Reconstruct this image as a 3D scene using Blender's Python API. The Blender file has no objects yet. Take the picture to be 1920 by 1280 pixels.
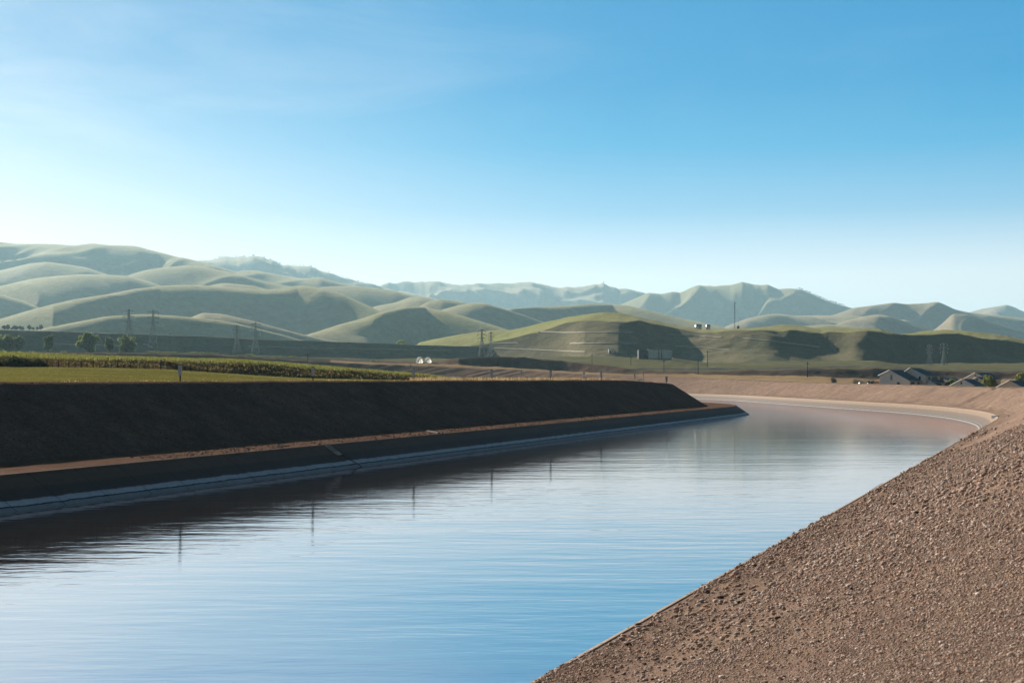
import bpy, math, random
import numpy as np
from mathutils import Vector, Matrix
R = math.radians
random.seed(7); rng = np.random.default_rng(11)
scn = bpy.context.scene

# ------------------------------------------------------------ camera, sky, sun
F = 2667.0            # focal length in pixels of a 1920 wide picture (50 mm on 36 mm)
HY = 709.0            # horizon row of the 1920x1280 picture
CZ = 7.89             # camera height above the water (water is z = 0)
TH = math.atan(982.0 / F); CT, ST = math.cos(TH), math.sin(TH)   # the canal runs this far right of the view axis
cam_d = bpy.data.cameras.new('camera'); cam = bpy.data.objects.new('camera', cam_d)
scn.collection.objects.link(cam); scn.camera = cam
cam.location = (0, 0, CZ); cam.rotation_euler = (R(90), 0, 0)
cam_d.sensor_width = 36; cam_d.lens = 50.0; cam_d.shift_y = (HY - 640.0) / 1920.0
cam_d.clip_start = 0.3; cam_d.clip_end = 60000
cam_d.dof.use_dof = True; cam_d.dof.focus_distance = 160; cam_d.dof.aperture_fstop = 4.5

SUN_EL, SUN_AZ = 20.6, -32.0       # azimuth from the view axis (+Y), negative = left
scn.view_settings.view_transform = 'Standard'; scn.view_settings.look = 'None'
scn.view_settings.gamma = 1.0; scn.view_settings.exposure = 0.6
scn.view_settings.use_curve_mapping = False
scn.cycles.use_denoising = True
scn.cycles.max_bounces = 6; scn.cycles.volume_bounces = 1; scn.cycles.diffuse_bounces = 2
scn.cycles.transparent_max_bounces = 16
scn.cycles.sample_clamp_indirect = 6

w = bpy.data.worlds.new('World'); scn.world = w; w.use_nodes = True
nt = w.node_tree; N = nt.nodes; Lk = nt.links
bg = N['Background']
sky = N.new('ShaderNodeTexSky'); sky.sky_type = 'NISHITA'; sky.sun_disc = False
sky.sun_elevation = R(SUN_EL); sky.sun_rotation = R(SUN_AZ)
sky.altitude = 100; sky.air_density = 1.0; sky.dust_density = 1.6; sky.ozone_density = 1.0
def wn(kind, **kw):
    n = N.new(kind)
    for k, v in kw.items():
        if k in n.inputs: n.inputs[k].default_value = v
        else: setattr(n, k, v)
    return n
def wmath(op, a, b=None, c=None, clamp=False):
    n = N.new('ShaderNodeMath'); n.operation = op; n.use_clamp = clamp
    for i, v in enumerate((a, b, c)):
        if v is None: continue
        if isinstance(v, (int, float)): n.inputs[i].default_value = v
        else: Lk.new(v, n.inputs[i])
    return n.outputs[0]
def wramp(fac, stops):
    n = N.new('ShaderNodeValToRGB'); e = n.color_ramp.elements
    e[0].position, e[1].position = stops[0][0], stops[-1][0]
    e[0].color = tuple(stops[0][1]) + (1,); e[1].color = tuple(stops[-1][1]) + (1,)
    for p_, c_ in stops[1:-1]: x_ = e.new(p_); x_.color = tuple(c_) + (1,)
    Lk.new(fac, n.inputs['Fac']); return n.outputs['Color']
g3 = lambda v: (v, v, v)
tc = N.new('ShaderNodeTexCoord'); sp = N.new('ShaderNodeSeparateXYZ'); Lk.new(tc.outputs['Generated'], sp.inputs[0])
zc = sp.outputs['Z']
base = wramp(zc, [(0, (.68, .685, .69)), (.07, (.57, .625, .66)), (.115, (.165, .365, .54)), (.16, (.02, .262, .485)), (.20, (.0, .21, .44)), (.262, (.0, .185, .41)), (.40, (.0, .08, .19)), (1, (.002, .015, .05))])
hl = wmath('SQRT', wmath('MAXIMUM', wmath('SUBTRACT', 1.0, wmath('MULTIPLY', zc, zc)), 1e-4))
cs = wmath('DIVIDE', wmath('ADD', wmath('MULTIPLY', sp.outputs['X'], math.sin(R(SUN_AZ))), wmath('MULTIPLY', sp.outputs['Y'], math.cos(R(SUN_AZ)))), hl)
W1 = wmath('MULTIPLY', wmath('SUBTRACT', cs, .80), 1 / .20, clamp=True); W2 = wmath('MULTIPLY', W1, wmath('ADD', W1, .12), clamp=True)
E1 = wramp(zc, [(0, g3(1)), (.08, g3(.97)), (.12, g3(.66)), (.19, g3(.30)), (.26, g3(.10)), (.5, g3(.03)), (1, g3(0))])
gm = wn('ShaderNodeMixRGB'); gm.inputs['Color2'].default_value = (.64, .67, .70, 1)
Lk.new(wmath('MULTIPLY', W2, E1), gm.inputs['Fac']); Lk.new(base, gm.inputs['Color1'])
# thin streaks of high cloud
mp = N.new('ShaderNodeMapping'); mp.inputs['Scale'].default_value = (1.3, 1.3, 6.0); mp.inputs['Rotation'].default_value = (R(6), R(14), R(48)); mp.inputs['Location'].default_value = (3.1, .4, 1.7)
Lk.new(tc.outputs['Generated'], mp.inputs['Vector'])
cn = wn('ShaderNodeTexNoise', Scale=2.4, Detail=10.0, Roughness=.6, Distortion=.6); Lk.new(mp.outputs[0], cn.inputs['Vector'])
cf = wramp(cn.outputs['Fac'], [(.47, g3(0)), (.80, g3(.42))])
cm = wn('ShaderNodeMixRGB'); cm.inputs['Color2'].default_value = (.60, .63, .66, 1); Lk.new(wmath('MULTIPLY', cf, wmath('ADD', W1, .10), clamp=True), cm.inputs['Fac']); Lk.new(gm.outputs[0], cm.inputs['Color1'])
# the sky away from the sun is darker
bk = wmath('ADD', wmath('MULTIPLY', wmath('MULTIPLY', wmath('ADD', cs, .35), 1.04, clamp=True), .965), .035)
dk = wn('ShaderNodeVectorMath', operation='SCALE'); Lk.new(cm.outputs[0], dk.inputs[0]); Lk.new(wmath('MULTIPLY', bk, 10.0), dk.inputs['Scale'])
sm = wn('ShaderNodeMixRGB'); sm.inputs['Fac'].default_value = .03; Lk.new(dk.outputs[0], sm.inputs['Color1']); Lk.new(sky.outputs[0], sm.inputs['Color2'])
Lk.new(sm.outputs[0], bg.inputs['Color']); bg.inputs['Strength'].default_value = 0.10

sun_d = bpy.data.lights.new('sun', 'SUN'); sun = bpy.data.objects.new('sun', sun_d)
scn.collection.objects.link(sun)
sun_d.energy = 5.0; sun_d.angle = R(0.55); sun_d.color = (1.0, 0.91, 0.79)
sv = Vector((math.sin(R(SUN_AZ)) * math.cos(R(SUN_EL)), math.cos(R(SUN_AZ)) * math.cos(R(SUN_EL)), math.sin(R(SUN_EL))))
sun.rotation_euler = sv.to_track_quat('Z', 'Y').to_euler()

# ------------------------------------------------------------ helpers
def _hash(ix, iy, seed):
    h = (ix.astype(np.int64) * 374761393 + iy.astype(np.int64) * 668265263 + seed * 1442695041) & 0xffffffff
    h = ((h ^ (h >> 13)) * 1274126177) & 0xffffffff
    return ((h ^ (h >> 16)) & 0xffffff) / float(0xffffff)
def vnoise(x, y, seed=0):
    x, y = np.broadcast_arrays(np.asarray(x, float), np.asarray(y, float))
    ix, iy = np.floor(x), np.floor(y); fx, fy = x - ix, y - iy
    fx = fx * fx * fx * (fx * (fx * 6 - 15) + 10); fy = fy * fy * fy * (fy * (fy * 6 - 15) + 10)
    a = _hash(ix, iy, seed); b = _hash(ix + 1, iy, seed); c = _hash(ix, iy + 1, seed); d = _hash(ix + 1, iy + 1, seed)
    return (a + (b - a) * fx) * (1 - fy) + (c + (d - c) * fx) * fy - 0.5
def fbm(x, y, oct=4, seed=0, gain=0.5):
    s = 0; a = 1.0; f = 1.0
    for i in range(oct):
        s = s + a * vnoise(x * f, y * f, seed + i * 17); a *= gain; f *= 2.03
    return s
def ridged(x, y, oct=3, seed=0, gain=.5):
    r_ = 0; a_ = 1.0; f_ = 1.0; tot = 0
    for i in range(oct):
        r_ = r_ + a_ * (1 - np.abs(2 * 1.35 * vnoise(x * f_, y * f_, seed + 31 * i))); tot += a_; a_ *= gain; f_ *= 2.07
    return r_ / tot - .55
def tag(o, label=None, cat=None, group=None, kind=None):
    if label: o['label'] = label
    if cat: o['category'] = cat
    if group: o['group'] = group
    if kind: o['kind'] = kind
    return o
def link(o, parent=None):
    scn.collection.objects.link(o)
    if parent is not None: o.parent = parent
    return o
def empty(name, loc, rz=0):
    o = bpy.data.objects.new(name, None); o.location = loc; o.rotation_euler = (0, 0, rz); o.empty_display_size = 0.2
    return link(o)
def np_mesh(name, V, Fq, mat, parent=None, smooth=False, col=None):
    V = np.asarray(V, np.float32); Fq = np.asarray(Fq, np.int32); k = Fq.shape[1]
    me = bpy.data.meshes.new(name); me.vertices.add(len(V)); me.vertices.foreach_set('co', V.ravel())
    me.loops.add(Fq.size); me.loops.foreach_set('vertex_index', Fq.ravel())
    me.polygons.add(len(Fq)); me.polygons.foreach_set('loop_start', np.arange(0, Fq.size, k, dtype=np.int32))
    me.polygons.foreach_set('loop_total', np.full(len(Fq), k, np.int32))
    if smooth: me.polygons.foreach_set('use_smooth', np.ones(len(Fq), bool))
    if col is not None:
        at_ = me.color_attributes.new('cover', 'FLOAT_COLOR', 'POINT')
        c4 = np.ones((len(V), 4), np.float32); c4[:, :3] = col; at_.data.foreach_set('color', c4.ravel())
    me.update(calc_edges=True); me.validate()
    if mat: me.materials.append(mat)
    o = bpy.data.objects.new(name, me); return link(o, parent)
def grid_faces(nr, nc):
    a = (np.arange(nr - 1)[:, None] * nc + np.arange(nc - 1)[None, :]).ravel()
    return np.stack([a, a + 1, a + nc + 1, a + nc], 1)
def grid_mesh(name, X, Y, Z, mat, col=None, parent=None, smooth=True, flip=False):
    nr, nc = X.shape; V = np.stack([X.ravel(), Y.ravel(), Z.ravel()], 1); fq = grid_faces(nr, nc)
    if flip: fq = fq[:, ::-1]
    return np_mesh(name, V, fq, mat, parent, smooth, None if col is None else col.reshape(-1, 3))
class MB:                        # collects boxes, bars, prisms and loose faces into one mesh
    def __init__(s): s.v = []; s.f = []
    def add(s, vs, fs):
        b = len(s.v); s.v += [tuple(v) for v in vs]; s.f += [tuple(b + i for i in f) for f in fs]; return s
    def box(s, c, d, rz=0, taper=1.0):
        x, y, z = d[0] / 2, d[1] / 2, d[2] / 2; cs, sn = math.cos(rz), math.sin(rz); vs = []
        for k, t in ((-z, 1), (z, taper)):
            for a, b in ((-x, -y), (x, -y), (x, y), (-x, y)):
                a *= t; b *= t; vs.append((c[0] + a * cs - b * sn, c[1] + a * sn + b * cs, c[2] + k))
        return s.add(vs, [(3, 2, 1, 0), (4, 5, 6, 7), (0, 1, 5, 4), (1, 2, 6, 5), (2, 3, 7, 6), (3, 0, 4, 7)])
    def bar(s, p, q, r, r2=None, n=4):
        p, q = Vector(p), Vector(q); r2 = r if r2 is None else r2; d = (q - p)
        if d.length < 1e-6: return s
        d.normalize(); u = d.orthogonal().normalized(); v = d.cross(u); vs = []
        for c, rr in ((p, r), (q, r2)):
            for i in range(n):
                a = 2 * math.pi * (i + .5) / n; vs.append(c + u * math.cos(a) * rr + v * math.sin(a) * rr)
        fs = [tuple(range(n))[::-1], tuple(range(n, 2 * n))] + [(i, (i + 1) % n, n + (i + 1) % n, n + i) for i in range(n)]
        return s.add(vs, fs)
    def prism(s, pts, e):        # polygon pts extruded by vector e
        n = len(pts); e = Vector(e); a = [Vector(p) for p in pts]
        return s.add(a + [p + e for p in a], [tuple(range(n))[::-1], tuple(range(n, 2 * n))] +
                     [(i, (i + 1) % n, n + (i + 1) % n, n + i) for i in range(n)])
    def lathe(s, prof, c=(0, 0, 0), n=24):
        b = len(s.v)
        for (r, z) in prof:
            for i in range(n):
                a = 2 * math.pi * i / n; s.v.append((c[0] + r * math.cos(a), c[1] + r * math.sin(a), c[2] + z))
        for k in range(len(prof) - 1):
            for i in range(n):
                s.f.append((b + k * n + i, b + k * n + (i + 1) % n, b + (k + 1) * n + (i + 1) % n, b + (k + 1) * n + i))
        s.f.append(tuple(b + i for i in range(n))[::-1]); s.f.append(tuple(b + (len(prof) - 1) * n + i for i in range(n)))
        return s
    def build(s, name, mat, parent=None, smooth=False, bevel=0):
        me = bpy.data.meshes.new(name); me.from_pydata(s.v, [], s.f); me.materials.append(mat)
        if smooth: me.polygons.foreach_set('use_smooth', np.ones(len(s.f), bool))
        me.update(); o = bpy.data.objects.new(name, me)
        if bevel:
            m = o.modifiers.new('b', 'BEVEL'); m.width = bevel; m.segments = 2; m.limit_method = 'ANGLE'
        return link(o, parent)
def copy_tree(o, parent=None):
    c = o.copy(); link(c)
    if parent is not None: c.parent = parent
    for ch in list(o.children): copy_tree(ch, c)
    return c
def px(u, y, d): return Vector(((u - 960.0) / F * d, d, CZ + (HY - y) / F * d))      # picture position -> world at depth d
def canal(xp, yp): return xp * CT + yp * ST, -xp * ST + yp * CT                       # canal coordinates -> world
def canal2(xp, yp):
    a_ = math.atan(982.0 / F) + .0208; return xp * math.cos(a_) + yp * math.sin(a_), -xp * math.sin(a_) + yp * math.cos(a_)
def itp(u, tab):
    t = np.array(tab, float); return np.interp(u, t[:, 0], t[:, 1])

# ------------------------------------------------------------ materials
def mat_new(name):
    m = bpy.data.materials.new(name); m.use_nodes = True
    return m, m.node_tree, m.node_tree.nodes['Principled BSDF']
def nd(t, kind, **kw):
    n = t.nodes.new(kind)
    for k, v in kw.items():
        if k in n.inputs: n.inputs[k].default_value = v
        else: setattr(n, k, v)
    return n
def simple(name, c, rough=0.7, metal=0.0, var=0.18, scale=3.0, bump=0.0, spec=0.3):
    m, t, p = mat_new(name); p.inputs['Roughness'].default_value = rough; p.inputs['Metallic'].default_value = metal
    p.inputs['Specular IOR Level'].default_value = spec
    g = nd(t, 'ShaderNodeNewGeometry'); n = nd(t, 'ShaderNodeTexNoise', Scale=scale, Detail=6.0, Roughness=0.65)
    t.links.new(g.outputs['Position'], n.inputs['Vector'])
    r = nd(t, 'ShaderNodeValToRGB'); e = r.color_ramp.elements
    e[0].position = 0.3; e[1].position = 0.7
    e[0].color = tuple(x * (1 - var) for x in c) + (1,); e[1].color = tuple(min(1, x * (1 + var)) for x in c) + (1,)
    t.links.new(n.outputs['Fac'], r.inputs['Fac']); t.links.new(r.outputs['Color'], p.inputs['Base Color'])
    if bump:
        b = nd(t, 'ShaderNodeBump', Strength=0.6, Distance=bump)
        t.links.new(n.outputs['Fac'], b.inputs['Height']); t.links.new(b.outputs['Normal'], p.inputs['Normal'])
    return m
def ground_mat(name, noises, bumps, tint=None, rough=0.9, cover=True, base=(.2, .2, .2), tintscale=0.01, spec=0.0, tintpos=(.4, .62)):
    """base colour (or the cover attribute) times several noises; noises = [(scale, lo, hi, stretch)]"""
    m, t, p = mat_new(name); p.inputs['Roughness'].default_value = rough; p.inputs['Specular IOR Level'].default_value = spec
    g = nd(t, 'ShaderNodeNewGeometry')
    if cover:
        a = nd(t, 'ShaderNodeAttribute', attribute_name='cover'); cur = a.outputs['Color']
    else:
        a = nd(t, 'ShaderNodeRGB'); a.outputs[0].default_value = base + (1,); cur = a.outputs[0]
    if tint:
        n = nd(t, 'ShaderNodeTexNoise', Scale=tintscale, Detail=8.0, Roughness=0.6)
        t.links.new(g.outputs['Position'], n.inputs['Vector'])
        r = nd(t, 'ShaderNodeMapRange'); r.inputs['From Min'].default_value = tintpos[0]; r.inputs['From Max'].default_value = tintpos[1]
        r.inputs['To Max'].default_value = tint[3] if len(tint) > 3 else 0.8
        t.links.new(n.outputs['Fac'], r.inputs['Value'])
        mx = nd(t, 'ShaderNodeMixRGB', blend_type='MIX'); mx.inputs['Color2'].default_value = tuple(tint[:3]) + (1,)
        t.links.new(r.outputs[0], mx.inputs['Fac']); t.links.new(cur, mx.inputs['Color1']); cur = mx.outputs[0]
    for sc, lo, hi, st in noises:
        mpp = nd(t, 'ShaderNodeMapping'); mpp.inputs['Scale'].default_value = st
        t.links.new(g.outputs['Position'], mpp.inputs['Vector'])
        n = nd(t, 'ShaderNodeTexNoise', Scale=sc, Detail=7.0, Roughness=0.65)
        t.links.new(mpp.outputs[0], n.inputs['Vector'])
        r = nd(t, 'ShaderNodeMapRange'); r.inputs['From Min'].default_value = .3; r.inputs['From Max'].default_value = .7
        r.inputs['To Min'].default_value = lo; r.inputs['To Max'].default_value = hi
        t.links.new(n.outputs['Fac'], r.inputs['Value'])
        mx = nd(t, 'ShaderNodeVectorMath', operation='SCALE'); t.links.new(cur, mx.inputs[0]); t.links.new(r.outputs[0], mx.inputs['Scale'])
        cur = mx.outputs[0]
    t.links.new(cur, p.inputs['Base Color'])
    last = None
    for sc, dist, st in bumps:
        mpp = nd(t, 'ShaderNodeMapping'); mpp.inputs['Scale'].default_value = st
        t.links.new(g.outputs['Position'], mpp.inputs['Vector'])
        n = nd(t, 'ShaderNodeTexNoise', Scale=sc, Detail=8.0, Roughness=0.7)
        t.links.new(mpp.outputs[0], n.inputs['Vector'])
        b = nd(t, 'ShaderNodeBump', Strength=1.0, Distance=dist); t.links.new(n.outputs['Fac'], b.inputs['Height'])
        if last: t.links.new(last, b.inputs['Normal'])
        last = b.outputs['Normal']
    if last: t.links.new(last, p.inputs['Normal'])
    return m
I3 = (1, 1, 1)
M = {}
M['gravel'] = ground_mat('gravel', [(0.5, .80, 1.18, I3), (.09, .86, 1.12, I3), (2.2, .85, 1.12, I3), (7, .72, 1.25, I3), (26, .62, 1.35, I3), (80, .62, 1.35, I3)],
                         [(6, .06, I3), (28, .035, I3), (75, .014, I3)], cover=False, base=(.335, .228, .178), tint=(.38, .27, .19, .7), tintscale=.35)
M['hill'] = ground_mat('hill_grass', [(.004, .8, 1.2, I3), (.05, .78, 1.22, I3), (.3, .72, 1.28, (1, 1, 4))],
                       [(.02, 3.0, (1, 1, 2.5)), (.07, 1.2, (1, 1, 4)), (.25, .45, (1, 1, 6))], tint=(.32, .25, .13, .75), tintscale=.0045, spec=.03)
_p = M['hill'].node_tree.nodes['Principled BSDF']; _p.inputs['Sheen Weight'].default_value = .24; _p.inputs['Sheen Roughness'].default_value = .45; _p.inputs['Sheen Tint'].default_value = (.95, .88, .52, 1)
M['near_hill'] = M['hill'].copy(); M['near_hill'].name = 'near_hill_grass'; M['near_hill'].node_tree.nodes['Principled BSDF'].inputs['Sheen Weight'].default_value = .10
M['terrain'] = ground_mat('terrain', [(.02, .8, 1.2, I3), (.5, .82, 1.18, (.06, 1, 1)), (.15, .8, 1.2, I3), (1.6, .65, 1.35, I3)],
                          [(.3, .5, I3), (2.2, .15, I3)])
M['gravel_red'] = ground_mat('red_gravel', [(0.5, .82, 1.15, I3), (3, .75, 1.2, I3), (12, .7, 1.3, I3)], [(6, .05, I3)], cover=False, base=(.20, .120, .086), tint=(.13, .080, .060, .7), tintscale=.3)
M['gravel_shade_tint'] = ground_mat('shade_tinted_gravel', [(0.5, .82, 1.15, I3), (.12, .85, 1.15, I3), (1.6, .85, 1.15, I3), (5, .72, 1.25, I3), (20, .7, 1.3, I3)], [(6, .05, I3)], cover=False, base=(.155, .115, .10), tint=(.20, .13, .10, .6), tintscale=.2)  # left slope gravel, colour lowered to paint in the slope's shade

# ------------------------------------------------------------ bank paths (canal coordinates x' right, y' along)
def arc_path(x0, y0, legs, step, hd0=0.0):
    """legs: ('s', length) or ('a', radius, degrees turning left)"""
    pts = [(x0, y0)]; hd = hd0; x, y = x0, y0; hs = [hd0]
    for lg in legs:
        if lg[0] == 's':
            n = max(1, int(lg[1] / (lg[2] if len(lg) > 2 else step)))
            for i in range(n):
                d = lg[1] / n; x += -math.sin(hd) * d; y += math.cos(hd) * d; pts.append((x, y)); hs.append(hd)
        else:
            L = lg[1] * R(lg[2]); n = max(2, int(L / step)); dh = R(lg[2]) / n
            for i in range(n):
                hd += dh / 2; d = L / n; x += -math.sin(hd) * d; y += math.cos(hd) * d; hd += dh / 2
                pts.append((x, y)); hs.append(hd)
    P = np.array(pts); H = np.array(hs)
    nrm = np.stack([np.cos(H), np.sin(H)], 1)        # pointing right of travel
    return P, nrm
def sweep(P, nrm, side, rows_off, rows_h):
    """rows_off/h: arrays (rows, cols) offsets outward (side=+1 right bank, -1 left bank) and heights relative to the camera"""
    xp = P[None, :, 0] + side * nrm[None, :, 0] * rows_off; yp = P[None, :, 1] + side * nrm[None, :, 1] * rows_off
    X, Y = canal(xp, yp); return X, Y, rows_h + CZ
def rows_from_nodes(nodes, cols):
    """nodes: list of (offset array/float, height array/float, subdivisions to next)"""
    O, Hh = [], []
    for i, (o, h, n) in enumerate(nodes):
        o = np.broadcast_to(np.asarray(o, float), (cols,)); h = np.broadcast_to(np.asarray(h, float), (cols,))
        if i == len(nodes) - 1: O.append(o); Hh.append(h); break
        o2 = np.broadcast_to(np.asarray(nodes[i + 1][0], float), (cols,)); h2 = np.broadcast_to(np.asarray(nodes[i + 1][1], float), (cols,))
        for k in range(n):
            t = k / n; O.append(o + (o2 - o) * t); Hh.append(h + (h2 - h) * t)
    return np.array(O), np.array(Hh)

# concrete liner: pale water stain, dark algae line, panel joints
m, t, p = mat_new('canal_concrete'); p.inputs['Roughness'].default_value = .75; p.inputs['Specular IOR Level'].default_value = .25
g = nd(t, 'ShaderNodeNewGeometry'); sx = nd(t, 'ShaderNodeSeparateXYZ'); t.links.new(g.outputs['Position'], sx.inputs[0])
ns = nd(t, 'ShaderNodeTexNoise', Scale=.6, Detail=8.0, Roughness=.7); t.links.new(g.outputs['Position'], ns.inputs['Vector'])
ad = nd(t, 'ShaderNodeMath', operation='MULTIPLY_ADD'); ad.inputs[1].default_value = .22; t.links.new(ns.outputs['Fac'], ad.inputs[0]); t.links.new(sx.outputs['Z'], ad.inputs[2])
av = nd(t, 'ShaderNodeAttribute', attribute_name='cover'); as_ = nd(t, 'ShaderNodeSeparateXYZ'); t.links.new(av.outputs['Vector'], as_.inputs[0])
md = nd(t, 'ShaderNodeMath', operation='FRACT'); dv4 = nd(t, 'ShaderNodeMath', operation='DIVIDE'); dv4.inputs[1].default_value = 4.6; t.links.new(as_.outputs[0], dv4.inputs[0]); t.links.new(dv4.outputs[0], md.inputs[0])
gt = nd(t, 'ShaderNodeMapRange'); gt.inputs['From Min'].default_value = .018; gt.inputs['From Max'].default_value = .03; gt.inputs['To Min'].default_value = .5; gt.inputs['To Max'].default_value = 1.0; t.links.new(md.outputs[0], gt.inputs['Value'])
dv = nd(t, 'ShaderNodeMath', operation='DIVIDE'); dv.inputs[1].default_value = 2.2; t.links.new(ad.outputs[0], dv.inputs[0])
cr2 = nd(t, 'ShaderNodeValToRGB'); el = cr2.color_ramp.elements
stops = [(0.0, (.30, .28, .25)), (.10, (.34, .32, .29)), (.125, (.07, .055, .045)), (.165, (.07, .055, .045)), (.18, (.24, .20, .17)),
         (.21, (.22, .18, .15)), (.235, (.16, .12, .09)), (.55, (.20, .14, .10)), (.62, (.33, .22, .14)), (1.0, (.37, .255, .165))]
el[0].position, el[0].color = stops[0][0], stops[0][1] + (1,); el[1].position, el[1].color = stops[-1][0], stops[-1][1] + (1,)
for s_, c_ in stops[1:-1]:
    e_ = el.new(s_); e_.color = c_ + (1,)
t.links.new(dv.outputs[0], cr2.inputs['Fac'])
n2 = nd(t, 'ShaderNodeTexNoise', Scale=1.8, Detail=8.0, Roughness=.7); t.links.new(g.outputs['Position'], n2.inputs['Vector'])
mr = nd(t, 'ShaderNodeMapRange'); mr.inputs['From Min'].default_value = .3; mr.inputs['From Max'].default_value = .7; mr.inputs['To Min'].default_value = .78; mr.inputs['To Max'].default_value = 1.15
t.links.new(n2.outputs['Fac'], mr.inputs['Value'])
sc_ = nd(t, 'ShaderNodeVectorMath', operation='SCALE'); t.links.new(cr2.outputs[0], sc_.inputs[0]); jm = nd(t, 'ShaderNodeMath', operation='MULTIPLY'); t.links.new(mr.outputs[0], jm.inputs[0]); t.links.new(gt.outputs[0], jm.inputs[1]); t.links.new(jm.outputs[0], sc_.inputs['Scale'])
t.links.new(sc_.outputs[0], p.inputs['Base Color']); _sc = sc_.name
bb = nd(t, 'ShaderNodeBump', Strength=.5, Distance=.03); t.links.new(n2.outputs['Fac'], bb.inputs['Height']); t.links.new(bb.outputs[0], p.inputs['Normal'])
M['liner'] = m
m2 = m.copy(); m2.name = 'shade_tinted_concrete'; M['liner_shade_tint'] = m2; t2 = m2.node_tree; rr_ = [n for n in t2.nodes if n.type == 'VALTORGB'][0].color_ramp.elements  # left lining copy: shade painted in by darkening, waterline stain bands kept pale
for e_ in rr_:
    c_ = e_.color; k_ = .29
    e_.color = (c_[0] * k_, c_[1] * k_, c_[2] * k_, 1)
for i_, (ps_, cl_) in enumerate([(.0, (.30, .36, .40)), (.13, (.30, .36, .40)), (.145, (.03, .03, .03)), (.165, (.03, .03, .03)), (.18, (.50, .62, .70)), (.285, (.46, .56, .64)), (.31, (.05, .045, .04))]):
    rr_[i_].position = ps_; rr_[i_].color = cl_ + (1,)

# ---- left bank
PL, NL = arc_path(-59.6, -120, [('s', 410, 1.0), ('a', 100, 34), ('s', 160, 3)], 1.0)
nc = len(PL); sL = PL[:, 1]
endf = np.clip((sL - 262) / 50, 0, 1); endf = endf * endf * (3 - 2 * endf)
hcL = -.30 - .85 * endf + .05 * vnoise(sL * .12, 3.3, 5) + .05 * vnoise(sL * .5, 3.3, 6) + .03 * vnoise(sL * 1.0, 3.3, 8)
rat = 1.85 - .22 * endf
toeL = 6.6
creL = toeL + rat * (6 + hcL)
O, Hh = rows_from_nodes([(-6.6, -10.4, 22), (0, -6.0, 1), (.02, -5.93, 1), (.35, -5.93, 1), (.40, -5.99, 24), (toeL - .3, -5.98, 3), (toeL + .5, -5.75, 55),
                         (creL - .35, hcL - .16, 4), (creL + .35, hcL, 14), (creL + 5.5, hcL - .05, 10), (creL + 16, hcL - 5.0, 1)], nc)
X, Y, Z = sweep(PL, NL, -1, O, Hh)
nl = 25
grid_mesh('canal_lining_left', X[:nl], Y[:nl], Z[:nl], M['liner_shade_tint'], col=np.repeat(np.broadcast_to(sL[None, :, None], Z[:nl].shape + (1,)), 3, 2))['kind'] = 'structure'
gl = slice(nl - 1, None)
Zg = Z[gl] + .05 * fbm(X[gl] * .8, Y[gl] * .8, 4, 3) * (np.arange(Z[gl].shape[0])[:, None] > 2)
rill = fbm(sL[None, :] * .55 + O[gl] * .25, O[gl] * .06, 3, 9) * .10 * ((Hh[gl] > -5.8) & (Hh[gl] < -.5))
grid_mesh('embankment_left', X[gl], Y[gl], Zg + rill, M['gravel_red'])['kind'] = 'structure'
bpy.data.objects['embankment_left'].data.materials.append(M['gravel_shade_tint'])
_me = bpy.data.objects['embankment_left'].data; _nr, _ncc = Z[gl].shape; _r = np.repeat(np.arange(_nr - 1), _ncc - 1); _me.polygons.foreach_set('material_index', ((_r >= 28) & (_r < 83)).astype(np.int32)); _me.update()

# ---- right bank
YRB = [(-300, 660), (0, 661), (240, 663), (400, 665), (480, 671), (600, 678), (700, 683), (800, 686), (860, 689), (960, 693), (1060, 700), (1100, 702), (1200, 706),
       (1300, 709.5), (1480, 716.6), (1640, 720.5), (1740, 723), (1868, 727.2)]
DR = .0208            # the right bank runs slightly off the left one
PR, NR = arc_path(-9.9 - 6 * DR, -6, [('s', 36, .07), ('s', 60, .25), ('s', 125, 1.0), ('a', 321, 24.8), ('s', 150, 2), ('a', 230, 79), ('s', 1100, 4)], 1.2, -DR)
nc = len(PR)
benR = 2.2; hcR = np.full(nc, -1.62); far = PR[:, 1] > 205
for it in range(3):
    off = benR + 1.85 * (6 + hcR)
    cx, cy = canal(PR[:, 0] + NR[:, 0] * off, PR[:, 1] + NR[:, 1] * off)
    uu = 960 + F * cx / np.maximum(cy, 1)
    tgt = (HY - itp(uu, YRB)) / F * cy
    wgt = np.clip((PR[:, 1] - 205) / 90, 0, 1); wgt[PR[:, 1] < 205] = 0
    wgt = np.where(np.arange(nc) > np.argmax(PR[:, 1] > 300), 1, wgt)
    hcR = -1.62 * (1 - wgt) + tgt * wgt
sR = np.concatenate([[0], np.cumsum(np.hypot(*np.diff(PR, axis=0).T))])
offR = benR + 1.85 * (6 + hcR)
ucol = uu.copy(); zrb = cy.copy()
O, Hh = rows_from_nodes([(-6.0, -10.0, 20), (0, -6.0, 1), (.01, -5.98, 1), (.10, -5.98, 1), (.14, -6.0, 24), (benR - .4, -5.66, 3), (benR + .4, -5.42, 95),
                         (offR - .25, hcR - .10, 4), (offR + .25, hcR, 12), (offR + 5, hcR - .02, 6), (offR + 12, hcR - 2.0, 1)], nc)
X, Y, Z = sweep(PR, NR, 1, O, Hh)
nl = 23
grid_mesh('canal_lining_right', X[:nl], Y[:nl], Z[:nl], M['liner'], col=np.repeat(np.broadcast_to(sR[None, :, None], Z[:nl].shape + (1,)), 3, 2), flip=True)['kind'] = 'structure'
gl = slice(nl - 1, None)
xg, yg = sR[None, :] + 0 * O[gl], O[gl]
rise = np.clip((np.arange(Z[gl].shape[0])[:, None] - 2) / 2.0, 0, 1)
dz = .022 * fbm(xg * .7, yg * .7, 3, 31) + .018 * fbm(xg * 3.1, yg * 3.1, 3, 41, .6) + .022 * np.clip(fbm(xg * 8, yg * 8, 2, 51), -.05, .6)
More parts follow.
